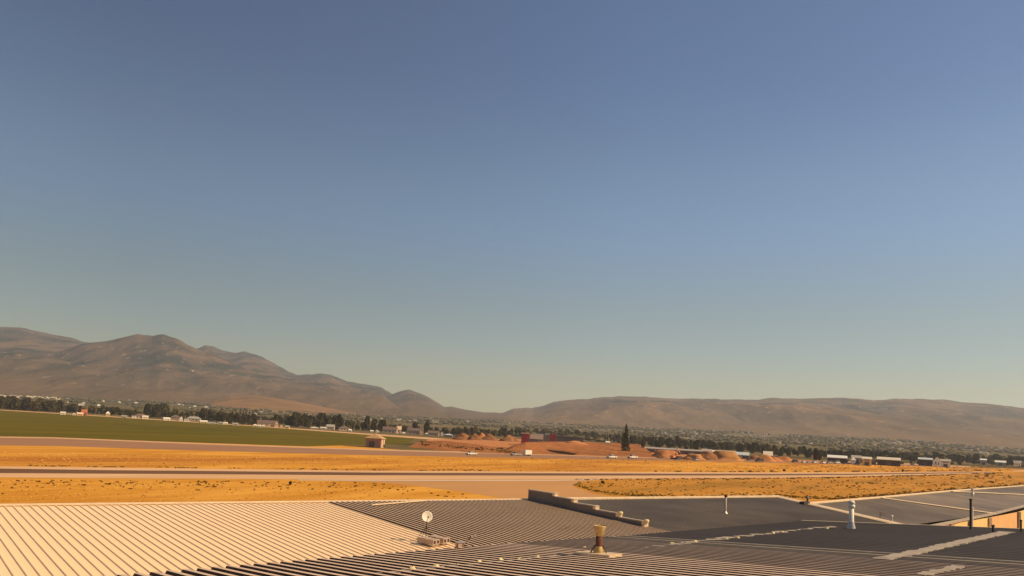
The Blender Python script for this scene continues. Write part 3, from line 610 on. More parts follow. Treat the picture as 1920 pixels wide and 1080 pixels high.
# ---------------------------------------------------------------- small building by the taxiway
def facing(px, py, z=0.0, yaw=0.0):            # base point and heading that faces the camera
    p = at(px, py, z); return p, -math.atan2(p.x, p.y)+yaw
def house(name, label, px, py, w, h, d, wallm, roofm, roofh=2.0, yaw=0.0, cat='house', hip=False, over=0.5, wins=2, group=None, flat=False, dist=None, shiftz=0.0, door=True, gable_front=False):
    """w, h in photo pixels; py is where it meets the ground"""
    if dist is None: p = at(px, py, 0.0)
    else: p = atd(px, py, dist)
    sc_ = math.hypot(p.x, p.y)/F; W, Hh = w*sc_, h*sc_; rz = -math.atan2(p.x, p.y)+yaw
    root = empty(name, (p.x, p.y, p.z-(0.0)), label, cat, group, rz)
    D = d; Hw = Hh if flat else Hh*0.55; Rh = Hh-Hw
    wb = MB(); wb.box((0, D/2, Hw/2), (W, D, Hw))
    if not flat and not hip:
        if gable_front: wb.poly([(-W/2, 0, Hw), (W/2, 0, Hw), (0, 0, Hh)]).poly([(-W/2, D, Hw), (0, D, Hh), (W/2, D, Hw)])
        else: wb.poly([(-W/2, 0, Hw), (-W/2, D/2, Hh), (-W/2, D, Hw)]).poly([(W/2, 0, Hw), (W/2, D, Hw), (W/2, D/2, Hh)])
    wb.build('wall', wallm, root, local=True)
    rb = MB(); o_ = over
    if flat: rb.box((0, D/2, Hh+.12), (W+.3, D+.3, .24))
    elif hip:
        k = min(W, D)*.42; A = (-W/2-o_, -o_, Hw), (W/2+o_, -o_, Hw), (W/2+o_, D+o_, Hw), (-W/2-o_, D+o_, Hw); e = max(0.0, W/2-k); R1, R2 = (-e, D/2, Hh), (e, D/2, Hh)
        if e < .3: 
            for a_, b_ in ((0, 1), (1, 2), (2, 3), (3, 0)): rb.poly([A[a_], A[b_], (0, D/2, Hh)])
        else: rb.poly([A[0], A[1], R2, R1]).poly([A[1], A[2], R2]).poly([A[2], A[3], R1, R2]).poly([A[3], A[0], R1])
        rb.quad((A[0][0], A[0][1], Hw-.25), (A[1][0], A[1][1], Hw-.25), A[1], A[0]); rb.quad((A[1][0], A[1][1], Hw-.25), (A[2][0], A[2][1], Hw-.25), A[2], A[1]); rb.poly([(a_[0], a_[1], Hw-.25) for a_ in reversed(A)])
    elif gable_front:
        sl_ = Rh/(W/2); ex = o_; th = .2
        for s in (-1, 1): 
            e0 = (s*(W/2+ex), -o_, Hw-sl_*ex+.05); e1 = (s*(W/2+ex), D+o_, Hw-sl_*ex+.05); r0_ = (0, -o_, Hh+.05); r1_ = (0, D+o_, Hh+.05)
            rb.quad(e0, e1, r1_, r0_) if s > 0 else rb.quad(e1, e0, r0_, r1_)
            rb.quad(e0, r0_, (0, -o_, Hh+.05+th), (e0[0], e0[1], e0[2]+th)); rb.quad((e0[0], e0[1], e0[2]+th), (0, -o_, Hh+.05+th), (0, D+o_, Hh+.05+th), (e1[0], e1[1], e1[2]+th)); rb.quad(e0, e1, (e1[0], e1[1], e1[2]+th), (e0[0], e0[1], e0[2]+th))
    else:
        sl_ = Rh/(D/2); th = .2
        for s in (-1, 1):
            yb = D/2+s*(D/2+o_); zb_ = Hw-sl_*o_+.05
            e0 = Vector((-W/2-o_, yb, zb_)); e1 = Vector((W/2+o_, yb, zb_)); r0_ = Vector((-W/2-o_, D/2, Hh+.05)); r1_ = Vector((W/2+o_, D/2, Hh+.05)); T = Vector((0, 0, th))
            rb.quad(e0+T, e1+T, r1_+T, r0_+T); rb.quad(e0, e1, e1+T, e0+T); rb.quad(e1, r1_, r1_+T, e1+T); rb.quad(r0_, e0, e0+T, r0_+T)
    rb.build('roof', roofm, root, local=True)
    for k in range(wins):
        x = (-W/2+W*(k+1)/(wins+1)) if not door else (-W/2+W*(k+1)/(wins+2)); b = MB(); b.box((x, -.03, Hw*.55), (min(1.4, W/(wins+2)*.6), .06, Hw*.35)); b.build('window', M['glass'], root, local=True)
    if door: b = MB(); b.box((W/2-W/(wins+2), -.03, Hw*.36), (min(1.2, W*.12), .06, Hw*.7)); b.build('door', M['door_dark'], root, local=True)
    return root
wl_root = empty('irrigation_line', at(330, 804, 0), 'long thin wheeled irrigation pipe crossing the green field', 'irrigation pipe')
ir = [at(x, y, 0) for x, y in ((215, 796.5), (450, 810), (685, 822.5))]
for a_, c_ in ((ir[0], ir[1]), (ir[1], ir[2])): MB().tube(a_+up*.7, c_+up*.7, .07, n=6).build('pipe', M['foliage_light'], wl_root)
for k in range(29):
    q_ = ir[0].lerp(ir[1], k/14) if k < 15 else ir[1].lerp(ir[2], (k-14)/14); d_ = (ir[2]-ir[0]).normalized(); MB().tube(q_+up*.6-d_*.05, q_+up*.6+d_*.05, .6, n=14, cap=True).build('wheel', M['foliage_light'], wl_root)
sp, _ = facing(699, 839); sc_ = math.hypot(sp.x, sp.y)/F
sh = empty('utility_shed', sp, 'small pink stucco building with a tan hipped roof and dark door beside the taxiway', 'shed', rz=-math.atan2(sp.x, sp.y)-.33)
W, D, Hw, Hh = 29*sc_, 22*sc_, 17*sc_, 25.5*sc_
b = MB(); b.box((0, D/2, Hw/2), (W, D, Hw)); b.build('wall', M['stucco'], sh, local=True)
A = [(-W/2-.6, -.7), (W/2+.6, -.7), (W/2+.6, D+.7), (-W/2-.6, D+.7)]; b = MB(); R1, R2 = (0, D*.35, Hh), (0, D*.65, Hh)
b.poly([(*A[0], Hw), (*A[1], Hw), R1]).poly([(*A[1], Hw), (*A[2], Hw), R2, R1]).poly([(*A[2], Hw), (*A[3], Hw), R2]).poly([(*A[3], Hw), (*A[0], Hw), R1, R2])
for k in range(4): b.quad((*A[k], Hw-.35), (*A[(k+1) % 4], Hw-.35), (*A[(k+1) % 4], Hw), (*A[k], Hw))
b.poly([(*a_, Hw-.35) for a_ in reversed(A)]); b.build('roof', M['shed_roof'], sh, local=True)
b = MB(); b.box((-W*.08, -.06, 5.6*sc_), (11*sc_, .14, 11.2*sc_)); dr = b.build('door', M['door_dark'], sh, local=True)
for k in range(4): b = MB(); b.box((-W*.08, -.15, (k+.5)*2.8*sc_), (10.6*sc_, .04, 2.5*sc_)); b.build('door_panel', M['door_dark'], dr, local=True)
for s in (-1, 1): b = MB(); b.box((-W*.08+s*6*sc_, -.08, 6*sc_), (.9*sc_, .2, 12*sc_)); b.build('door_jamb', M['stucco'], sh, local=True)
b = MB(); b.box((W/2+.12, D*.25, Hw*.45), (.3, D*.28, Hw*.9)); b.build('pilaster', M['stucco_light'], sh, local=True)
b = MB(); b.box((W/2+.12, D*.75, Hw*.45), (.3, D*.28, Hw*.9)); b.build('pilaster', M['stucco_light'], sh, local=True)

# ---------------------------------------------------------------- earthworks
def berm(name, label, crestpx, footpx, zc, depth, m, group=None, cat='dirt bank', foot_right=None):
    """bank with a flat top: crest pixels at height zc, foot pixels on the ground"""
    zl = zc if isinstance(zc, (list, tuple)) else [zc]*len(crestpx); Ct = [at(x, y, z) for (x, y), z in zip(crestpx, zl)]; zc = max(zl); Ft = [at(x, y, 0) for x, y in footpx]; b = MB(); n = len(Ct)
    NS = 8; rows = []
    cols = []
    m_ = 6
    fine = [(i+k/m_) for i in range(n-1) for k in range(m_)]+[n-1]
    def lerp(L_, t): i = min(int(t), n-2); return L_[i].lerp(L_[i+1], t-i)
    for t in fine:
        f, c_ = lerp(Ft, t), lerp(Ct, t); col = []
        for j in range(NS+1):
            s = j/NS; p = f.lerp(c_, s)
            k = noise.noise((p.x*.12, p.y*.12, 3.0))*0.9*s*(1-s)*2 + .25*noise.noise((p.x*.6, p.y*.6, 1.0))*(1 if 0 < j else 0)
            p = p+Vector((0, 0, k)); col.append(p)
        away = Vector((c_.x, c_.y, 0)).normalized()
        col.append(c_+away*depth+Vector((0, 0, .3*noise.noise((c_.x*.1, c_.y*.1, 0)))))
        col.append(Vector((c_.x, c_.y, 0))+away*(depth+zc*1.6)-Vector((0, 0, .2)))
        cols.append(col)
    R_ = len(cols[0])
    for c_ in cols: b.v += [tuple(p) for p in c_]
    for i in range(len(cols)-1):
        for j in range(R_-1): b.f.append((i*R_+j, (i+1)*R_+j, (i+1)*R_+j+1, i*R_+j+1))
    b.f.append(tuple(range(R_-1, -1, -1))); k = (len(cols)-1)*R_; b.f.append(tuple(range(k, k+R_)))
    o = b.build(name, m); return tag(o, label, cat, group)
berm('dirt_bank', 'long flat-topped red-brown dirt bank behind the taxiway', [(945, 848), (962, 838), (985, 831), (1040, 829.5), (1120, 831), (1160, 832), (1200, 835), (1222, 852)], [(948, 850.5), (965, 851), (1000, 851.5), (1060, 853), (1120, 855), (1170, 856.5), (1232, 858), (1236, 858.3)], [.4, 3.2, 5.5, 5.5, 5.5, 5.5, 5.2, 1.0], 45, M['dirt'])
berm('dirt_ramp', 'low brown dirt ramp left of the long bank, sprinkled with bushes', [(785, 831), (830, 829), (870, 833), (910, 839), (960, 847)], [(765, 838), (820, 844), (870, 847.5), (910, 849.3), (965, 851)], [.5, 2.2, 2.0, 1.4, .5], 40, M['dirt'])
strip('dirt_yard', [(800, 824.5), (860, 822), (1000, 824), (1150, 831), (1230, 848), (1400, 857.5), (1560, 864.5)], [(800, 831), (870, 836), (1000, 845), (1150, 855), (1230, 858), (1400, 862), (1560, 865.5)], 0.03, M['dirt_light'])
def pile(px, py, w, h, m, label, group='dirt heaps on the building site', top=0.12, dist=None, ex=1.0, seed=0):
    p = at(px, py, 0) if dist is None else atd(px, py, dist)
    sc_ = math.hypot(p.x, p.y)/F; b = MB(); n = 20; R_ = w/2*sc_; HH = h*sc_; ns = 7
    for j in range(ns+1):
        s = j/ns; r = R_*(1-s*(1-top))
        for i in range(n):
            t = 2*math.pi*i/n; q = 1+.42*noise.noise((math.cos(t)*1.5+seed, math.sin(t)*1.5, s*2+seed))
            b.v.append((r*q*math.cos(t), r*q*math.sin(t)*ex, HH*(s if s < .85 else .85+(s-.85)*.8)+HH*.05*noise.noise((t*3, s*5, seed))*(j > 0)))
    for j in range(ns):
        for i in range(n): b.f.append((j*n+i, j*n+(i+1) % n, (j+1)*n+(i+1) % n, (j+1)*n+i))
    b.v.append((0, 0, HH*1.0)); k = ns*n
    for i in range(n): b.f.append((k+i, k+(i+1) % n, len(b.v)-1))
    o = b.build('dirt_heap', m, smooth=True); o.location = (p.x, p.y, p.z-.1); return tag(o, label, 'dirt heap', group)
pile(868, 824.5, 40, 13, M['dirt_dark'], 'broad brown dirt heap at the left end of the row of heaps', seed=1, dist=560)
pile(890, 824.5, 30, 12, M['dirt_dark'], 'pointed brown dirt heap second from the left of the row', seed=2, dist=540)
pile(903, 823, 22, 12, M['dirt_light'], 'small reddish dirt heap with a pale top, behind the second brown heap', seed=3, dist=590)
pile(918, 825, 36, 12, M['dirt_dark'], 'brown dirt heap with a bright sunny right side in the middle of the row', seed=4, dist=545)
pile(953, 827, 42, 12, M['dirt_dark'], 'widest pointed dirt heap, left of the red and grey building', seed=5, dist=530)
pile(1078, 832, 60, 6, M['dirt_light'], 'low pink dirt heap on top of the long bank', seed=6, dist=470)
pile(1250, 858, 62, 14, M['dirt_light'], 'orange-pink dirt heap just left of the excavator', seed=7, top=.4)
pile(1240, 859, 18, 7, M['dirt_dark'], 'small dark hollowed heap in front of the orange-pink heap', seed=17, top=.3)
pile(1300, 862, 40, 11, M['dirt_tan'], 'pale tan heap with squarish top right of the excavator', seed=8, top=.5)
pile(1326, 861.5, 56, 15, M['dirt_dark'], 'grey-brown gravel heap left of the smooth tan heap', seed=9, top=.25)
pile(1358, 863, 62, 17, M['dirt_tan'], 'large smooth tan heap with a flat top', seed=10, top=.52)
pile(1436, 864.5, 42, 12, M['dirt_light'], 'orange heap under the pale sloped roof', seed=11)
pile(1452, 864.8, 30, 8, M['dirt_light'], 'pale pink rubble heap beside the orange heap', seed=12)
pile(1470, 865.5, 40, 9, M['dirt_light'], 'rightmost low orange heap of the building site', seed=13, top=.35)
pile(1415, 862, 36, 9, M['dirt_dark'], 'dark brown heap behind the dark parked truck', seed=14)

# ---------------------------------------------------------------- red and grey building, other large sheds
def big_box(name, label, px0, px1, py_top, dist, parts, depth=25, cat='building'):
    a = atd(px0, py_top, dist); c_ = atd(px1, py_top, dist); root = empty(name, ((a.x+c_.x)/2, (a.y+c_.y)/2, 0), label, cat)
    return root, a, c_
rt = empty('warehouse', atd(1020, 822, 640)*1.0, 'long low warehouse with red end panels and a pale sign wall behind the dirt bank', 'warehouse'); rt.location.z = 0
def slab(root, px0, px1, ytop, dist, m, nm, depth=20, zb=0.0, ytop1=None, fwd=0.0, ybot=None):
    d2 = dist-fwd; a = atd(px0, ytop, d2); c_ = atd(px1, ytop1 or ytop, d2); v = Vector((c_.x-a.x, c_.y-a.y, 0)); nrm = Vector((-v.y, v.x, 0)).normalized()*depth
    z0 = zb if ybot is None else atd((px0+px1)/2, ybot, d2).z
    P = [Vector((a.x, a.y, z0)), Vector((c_.x, c_.y, z0)), Vector((c_.x+nrm.x, c_.y+nrm.y, z0)), Vector((a.x+nrm.x, a.y+nrm.y, z0))]; Z = [a.z, c_.z, c_.z, a.z]
    T = [Vector((p.x, p.y, z)) for p, z in zip(P, Z)]; b = MB()
    for k in range(4): b.quad(P[k], P[(k+1) % 4], T[(k+1) % 4], T[k])
    b.quad(*T); return b.build(nm, m, root)
slab(rt, 978, 993, 812.5, 640, M['red_wall'], 'end_wall')
slab(rt, 993.2, 1020, 813.5, 640, M['wall_dark'], 'wall')
slab(rt, 994, 1019, 814, 640, M['roof_pale'], 'sign_panel', depth=.4, fwd=.8, ybot=823.5)
slab(rt, 1020.2, 1031, 815, 640, M['wall_dark'], 'wall')
slab(rt, 1031.2, 1042, 814, 640, M['red_wall'], 'centre_wall')
slab(rt, 1042.2, 1094, 817, 640, M['wall_dark'], 'wall', ytop1=820.5)
slab(rt, 977, 993, 811.5, 640, M['roof_pale'], 'parapet', depth=1, fwd=.6, ybot=813)
slab(rt, 1022, 1031, 813, 640, M['roof_pale'], 'roof_unit', depth=3, fwd=-3, ybot=817)
slab(rt, 1042, 1095, 816.2, 640, M['roof_greyfar'], 'parapet', depth=1, fwd=.6, ytop1=820, ybot=818.8)
def lowshed(name, label, px0, px1, yt0, yt1, dist, wallm, roofm, depth=22, rise=None, cat='building', roofpx=3, ybot=None):
    """long shed: eave line from (px0,yt0) to (px1,yt1); the roof rises behind it"""
    d0 = ray((px0+px1)/2, yt0); dist = dist*math.hypot(d0.x, d0.y)/d0.y
    a = atd(px0, yt0, dist); c_ = atd(px1, yt1, dist); root = empty(name, ((a.x+c_.x)/2, (a.y+c_.y)/2, 0), label, cat)
    zt = (a.z+c_.z)/2; v = Vector((c_.x-a.x, c_.y-a.y, 0)); nrm = Vector((-v.y, v.x, 0)).normalized()*depth; rise = roofpx*dist/F
    P = [Vector((a.x, a.y, 0)), Vector((c_.x, c_.y, 0)), Vector((c_.x, c_.y, 0))+nrm, Vector((a.x, a.y, 0))+nrm]; b = MB()
    for k in range(4): b.quad(P[k], P[(k+1) % 4], P[(k+1) % 4]+up*zt, P[k]+up*zt)
    m0, m1 = (P[0]+P[3])/2+up*(zt+rise), (P[1]+P[2])/2+up*(zt+rise); b.poly([P[1]+up*zt, P[2]+up*zt, m1]); b.poly([P[3]+up*zt, P[0]+up*zt, m0]); b.build('wall', wallm, root)
    o_ = nrm.normalized()*.6; T = up*.06; b = MB(); e = v.normalized()*.5
    b.quad(P[0]-o_-e+up*(zt-.1)+T, P[1]-o_+e+up*(zt-.1)+T, m1+e+T, m0-e+T); b.quad(m0-e+T, m1+e+T, P[2]+o_+e+up*(zt-.1)+T, P[3]+o_-e+up*(zt-.1)+T)
    b.quad(P[0]-o_-e+up*(zt-.5), P[1]-o_+e+up*(zt-.5), P[1]-o_+e+up*(zt-.1)+T, P[0]-o_-e+up*(zt-.1)+T); b.build('roof', roofm, root)
    nd = max(1, int(v.length/9))
    for k in range(nd):
        q_ = P[0].lerp(P[1], (k+.5)/nd)-nrm.normalized()*.06; bb = MB(); bb.box((q_.x, q_.y, 1.6), (3.4, .1, 3.2), rz=math.atan2(v.y, v.x)); bb.build('bay_door', M['door_dark'], root)
        if k < nd-1 and nd > 1:
            q_ = P[0].lerp(P[1], (k+1)/nd)-nrm.normalized()*.08; bb = MB(); bb.box((q_.x, q_.y, zt*.45), (.9, .16, zt*.9), rz=math.atan2(v.y, v.x)); bb.build('pillar', M['wall_tan'], root)
        if px0 > 1500:
            q_ = P[0].lerp(P[1], (k+.5)/nd)-nrm.normalized()*.07; bb = MB(); bb.box((q_.x, q_.y, zt*.82), (min(5, v.length/nd*.6), .12, zt*.12), rz=math.atan2(v.y, v.x)); bb.build('window', M['glass'], root)
    return root
lowshed('long_shed', 'long low dark green-grey shed behind the dirt heaps and excavator', 1206, 1345, 839, 849, 640, M['wall_dark'], M['roof_greyfar'], roofpx=2)
lowshed('shed', 'grey shed with a dark gable left of the smooth tan heap', 1316, 1334, 845, 848, 610, M['wall_tan'], M['roof_greyfar'], roofpx=4)
lowshed('shed', 'long pale-roofed shed behind the smooth tan heap', 1330, 1378, 847, 849.5, 630, M['wall_dark'], M['roof_pale'], roofpx=3)
lowshed('shed', 'blue-grey roofed shed running right from behind the tan heap', 1372, 1404, 852, 853.5, 600, M['wall_dark'], M['roof_blue'], roofpx=4.5)
lowshed('shed', 'small shed with a steep pale tan roof above the orange heap', 1432, 1448, 853, 855, 590, M['wall_dark'], M['roof_pale'], depth=14, roofpx=7)
lowshed('hangar_building', 'wide building with a bright white roof and dark open front, right of the heaps', 1552, 1588, 857.5, 858.5, 640, M['wall_shade'], M['paint_white'], roofpx=3.6)
lowshed('storage_building', 'grey storage building between the bright white roof and the cream building', 1597, 1615, 858, 859, 660, M['wall_tan'], M['roof_greyfar'], roofpx=4)
house('tank', 'small round-topped white shed right of the bright white-roofed building', 1600, 870, 7, 12, 5, M['paint_white'], M['paint_white'], hip=True, cat='shed', wins=0, door=False)
lowshed('cream_building', 'cream building with a bright yellowish roof left of the stone gable', 1617, 1634, 860, 860.5, 600, M['wall_yellow'], M['roof_pale'], roofpx=3)
house('gable_building', 'tan stone building with its gable end facing the runway', 1634, 871, 14, 12, 14, M['wall_tan'], M['roof_brown'], cat='building', gable_front=True, wins=1)
lowshed('long_building', 'long brown building with pale roof patches and arched doors', 1645, 1688, 861.5, 862, 640, M['wall_shade'], M['roof_pale'], roofpx=3.5)
lowshed('dark_hangar', 'dark grey hangar with a pale roof edge near the right end of the airfield', 1722, 1748, 861, 861.5, 720, M['wall_shade'], M['roof_blue'], roofpx=2.5)
house('white_hangar', 'white hangar with an arched front near the right end of the airfield', 1757, 872.5, 12, 13, 20, M['paint_white'], M['roof_pale'], cat='hangar', gable_front=True, wins=1)
lowshed('cream_shed', 'cream shed with two dark openings beside the white arched hangar', 1764, 1782, 864.5, 865, 700, M['paint_white'], M['roof_greyfar'], roofpx=3)
lowshed('white_building', 'long white building among dark trees near the right edge', 1838, 1850, 862, 863, 1000, M['wall_tan'], M['paint_white'], roofpx=2)
lowshed('white_building', 'white building with several gables among dark trees, second from the right edge', 1866, 1886, 866.5, 867, 980, M['wall_tan'], M['paint_white'], roofpx=2.5)
house('white_house', 'pale house nearest the right edge of the view', 1908, 874, 9, 8, 9, M['paint_white'], M['roof_greyfar'], hip=False, dist=900)
# ---------------------------------------------------------------- houses along the trees
W_, Y_, T_ = M['paint_white'], M['wall_yellow'], M['wall_tan']
HS = [
 (118, 777.5, 7, 4.5, W_, M['roof_pale'], 'tiny white shed at the field edge, leftmost of the small buildings'),
 (139, 778.5, 5, 3.5, W_, M['roof_pale'], 'tiny white hut just left of the red brick house'),
 (157, 779.5, 8, 10, M['brick_red'], M['brick_red'], 'red-orange brick house with a tall rounded gable at the field edge'),
 (150, 779.5, 9, 5, M['wall_orange'], M['stucco_light'], 'low orange-tan wing left of the red brick house'),
 (202, 779.5, 6, 7, Y_, M['white'], 'small pale yellow house standing alone right of the red brick house'),
 (232, 783.5, 8, 4, T_, M['roof_greyfar'], 'low grey hut left of the broad brown-roofed house'),
 (251, 784, 6, 3.5, W_, M['roof_greyfar'], 'tiny pale hut by the broad brown roof'),
 (263, 784.5, 18, 8, T_, M['roof_brown'], 'broad brown-roofed house with a bright annex at its right'),
 (272, 785, 9, 5, W_, M['roof_pale'], 'bright white annex at the right end of the broad brown-roofed house'),
 (313, 788, 10, 4.5, W_, M['white'], 'bright white trailer with a flat long outline'),
 (328, 788, 14, 9, T_, M['roof_brown'], 'brown house with a pale upper roof left of the narrow white tower'),
 (340, 789, 4, 8, W_, M['white'], 'narrow tall white building like a small tower'),
 (350, 790.5, 8, 4, W_, M['roof_greyfar'], 'low white hut right of the narrow white tower'),
 (362, 789.5, 22, 8, T_, M['roof_greyfar'], 'wide grey-roofed house left of the yellow-white trailer'),
 (382, 793.5, 12, 4.5, Y_, M['white'], 'long yellow-white trailer at the field edge'),
 (397, 795, 10, 3, W_, M['roof_greyfar'], 'low white hut right of the yellow-white trailer'),
 (413, 795.5, 10, 4.5, W_, M['roof_greyfar'], 'pale low house between two dark tree clumps'),
 (423, 795.5, 7, 3.5, W_, M['roof_pale'], 'tiny white annex right of the pale low house'),
 (441, 797.5, 9, 4, W_, M['roof_greyfar'], 'pair of low white huts below the tall poplars'),
 (478, 800.5, 7, 5, Y_, M['white'], 'bright cream hut left of the long brown-roofed house'),
 (490, 801, 11, 3.5, W_, M['roof_pale'], 'long white trailer in front of the brown-roofed house'),
 (500, 800, 34, 11, T_, M['roof_brown'], 'largest brown-roofed house with a chimney at the field edge'),
 (518, 801, 6, 10, M['stucco_light'], M['stucco'], 'pinkish orange gable at the right end of the largest brown-roofed house'),
 (528, 803, 5, 7, Y_, M['white'], 'small cream house with a pale steep roof right of the orange gable'),
 (538, 803.5, 7, 5, M['wall_orange'], M['roof_greyfar'], 'small tan house right of the cream steep-roofed house'),
 (590, 804.5, 15, 4, T_, M['roof_pale'], 'long low shed with a pale roof under dark trees'),
 (606, 805, 10, 4, W_, M['roof_pale'], 'white low house left of the grey hip roof'),
 (619, 805.5, 14, 9, T_, M['roof_greyfar'], 'grey-roofed house just left of the brown hipped roof'),
 (646, 808, 21, 8, T_, M['roof_brown'], 'brown hipped-roof house above the left side of the stucco shed'),
 (656, 809, 5, 4, W_, M['white'], 'small white hut at the right end of the brown hipped roof'),
 (697, 810.5, 5, 3.5, W_, M['white'], 'tiny white hut straight above the stucco shed'),
 (708, 811, 6, 4, W_, M['roof_pale'], 'small white hut just right of the stucco shed peak'),
 (730, 812, 26, 11, T_, M['roof_brown'], 'dark brown-roofed house right of the stucco shed'),
 (748, 812.5, 8, 13, M['stucco_light'], M['stucco_light'], 'tall pinkish house front between two brown roofs'),
 (757, 814, 7, 3.5, W_, M['white'], 'white van-like hut below the tall pinkish house'),
 (776, 814, 26, 11, T_, M['roof_brown'], 'dark roofed house below the first round dark tree'),
 (790, 815, 6, 9, M['wall_orange'], M['stucco_light'], 'orange narrow gable right of the dark roofed house'),
 (800, 815.5, 6, 4, W_, M['white'], 'bright white hut below the second round dark tree'),
 (812, 817, 20, 9, T_, M['roof_brown'], 'dark roofed house left of the white leaning sign'),
 (829, 817, 4, 8, W_, M['roof_pale'], 'narrow white gable left of the pale blue arched roof'),
 (840, 819, 15, 6, M['wall_dark'], M['roof_blue'], 'barn with a pale blue curved roof left of the dirt heaps'),
 (1388, 862.5, 5, 8, M['wall_yellow'], M['white'], 'small cream site cabin right of the smooth tan heap'),
 (1140, 832, 7, 4, W_, M['white'], 'tiny white hut on the bank left of the tall spruce'),
]
for i, (px, py, w, h, wm, rm, lb) in enumerate(HS):
    dist = 520 if px == 1140 else None
    house('house', lb, px, py, w, h, 9 if w > 9 else 5, wm, rm, hip=(i % 3 == 1), yaw=0.15*math.sin(i*2.3), wins=2 if w > 9 else 1, group='houses and huts along the tree line', gable_front=(w < 8 and h > 6), over=.3, dist=dist)

# ---------------------------------------------------------------- vehicles
def pickup(p, rz, pm, label, cat='pickup truck', name='pickup_truck', suv=False, L_=5.7, s=1.0, group='vehicles on and beside the taxiway', cap=False):
    root = empty(name, (p.x, p.y, p.z), label, cat, group, rz); Wd = 1.95
    b = MB(); h0 = .55
    pr = [(-L_/2, .45), (L_/2-.1, .45), (L_/2, .7), (L_/2-.05, 1.05), (L_/2-1.25, 1.15), (-L_/2, 1.15)]
    def ext(b, prf, wd, inset=0.0):
        k = len(b.v); n = len(prf)
        for sgn in (-1, 1):
            for x, z in prf: b.v.append((x, sgn*wd/2, z))
        for i in range(n): b.f.append((k+i, k+n+i, k+n+(i+1) % n, k+(i+1) % n))
        b.f.append(tuple(range(k, k+n))); b.f.append(tuple(range(k+2*n-1, k+n-1, -1)))
    ext(b, pr, Wd); b.build('body', pm, root, local=True)
    b = MB(); x0 = -L_/2+.1 if suv else -.55
    cabp = [(x0, 1.152), (x0+.12, 1.82), (.75, 1.86), (1.45, 1.152)]; ext(b, cabp, Wd*.9); b.build('cab', pm, root, local=True)
    for sgn in (-1, 1):
        b = MB(); y = sgn*(Wd*.45+.012); pts = [(x0+.15, 1.2), (x0+.25, 1.7), (.68, 1.74), (1.2, 1.2)]
        b.poly([(x, y, z) for x, z in (pts if sgn < 0 else pts[::-1])]); b.build('side_window', M['glass'], root, local=True)
    b = MB(); b.poly([(1.47, -Wd*.4, 1.19), (1.47, Wd*.4, 1.19), (.83, Wd*.4, 1.8), (.83, -Wd*.4, 1.8)]); b.build('windscreen', M['glass'], root, local=True)
    if not suv:
        b = MB(); b.box((-L_/4-.35, 0, 1.165), (L_/2-.9, Wd*.8, .02)); b.build('bed', M['black'], root, local=True)
    for x in (-L_/2+1.05, L_/2-1.0):
        for sgn in (-1, 1):
            b = MB(); b.tube((x, sgn*(Wd/2-.22), .4), (x, sgn*(Wd/2+.03), .4), .4, n=14); wl_ = b.build('wheel', M['tyre'], root, local=True)
            b = MB(); b.tube((x, sgn*(Wd/2+.031), .4), (x, sgn*(Wd/2+.045), .4), .2, n=10); b.build('rim', M['paint_silver'], wl_, local=True)
    for sgn in (-1, 1):
        b = MB(); b.box((L_/2-.02, sgn*.75, .88), (.08, .3, .18)); b.build('headlight', M['white'], root, local=True)
    b = MB(); b.box((L_/2+.03, 0, .55), (.12, Wd*.95, .22)); b.build('bumper', M['dark_metal'], root, local=True)
    root.scale = (s, s, s)
    return root
tdir = at(1160, 857)-at(883, 850); trz = math.atan2(tdir.y, tdir.x)
# trucks drive to the left, noses left and dark front ends
HD = trz+math.pi
for px, py, mm, lb, kw in ((884, 853.2, 'paint_white', 'white pickup truck farthest left on the taxiway, with gear in its bed', {}),
                  (967, 854.6, 'paint_silver', 'silver pickup truck towing the white box trailer', {}),
                  (1147, 859.4, 'paint_white', 'white pickup truck in front of the middle of the long bank', {}),
                  (1186, 859.8, 'paint_white', 'white pickup truck near the right end of the long bank', {})):
    p = at(px, py, .02); sc_ = math.hypot(p.x, p.y)/F; pickup(p, HD, M[mm], lb, s=(20*sc_/math.cos(0.0))/5.7*1.08, **kw)
p = at(988.5, 854.4, .02); sc_ = math.hypot(p.x, p.y)/F
t = empty('box_trailer', p, 'white box trailer hitched behind the silver pickup truck', 'trailer', 'vehicles on and beside the taxiway', HD)
LT = 16*sc_; b = MB(); b.box((0, 0, .6+4.2*sc_), (LT, 2.3, 8.4*sc_)); b.build('box', M['paint_white'], t, local=True)
for sx in (-.5, .5):
    for sgn in (-1, 1): b = MB(); b.tube((-.5+sx*1.2, sgn*1.0, .4), (-.5+sx*1.2, sgn*1.2, .4), .4, n=12); b.build('wheel', M['tyre'], t, local=True)
b = MB(); b.box((LT/2+.8, 0, .6), (1.6, .15, .12)); b.build('drawbar', M['dark_metal'], t, local=True)
b = MB(); b.box((0, 0, .5), (LT*.96, 1.6, .16)); b.build('chassis', M['dark_metal'], t, local=True)
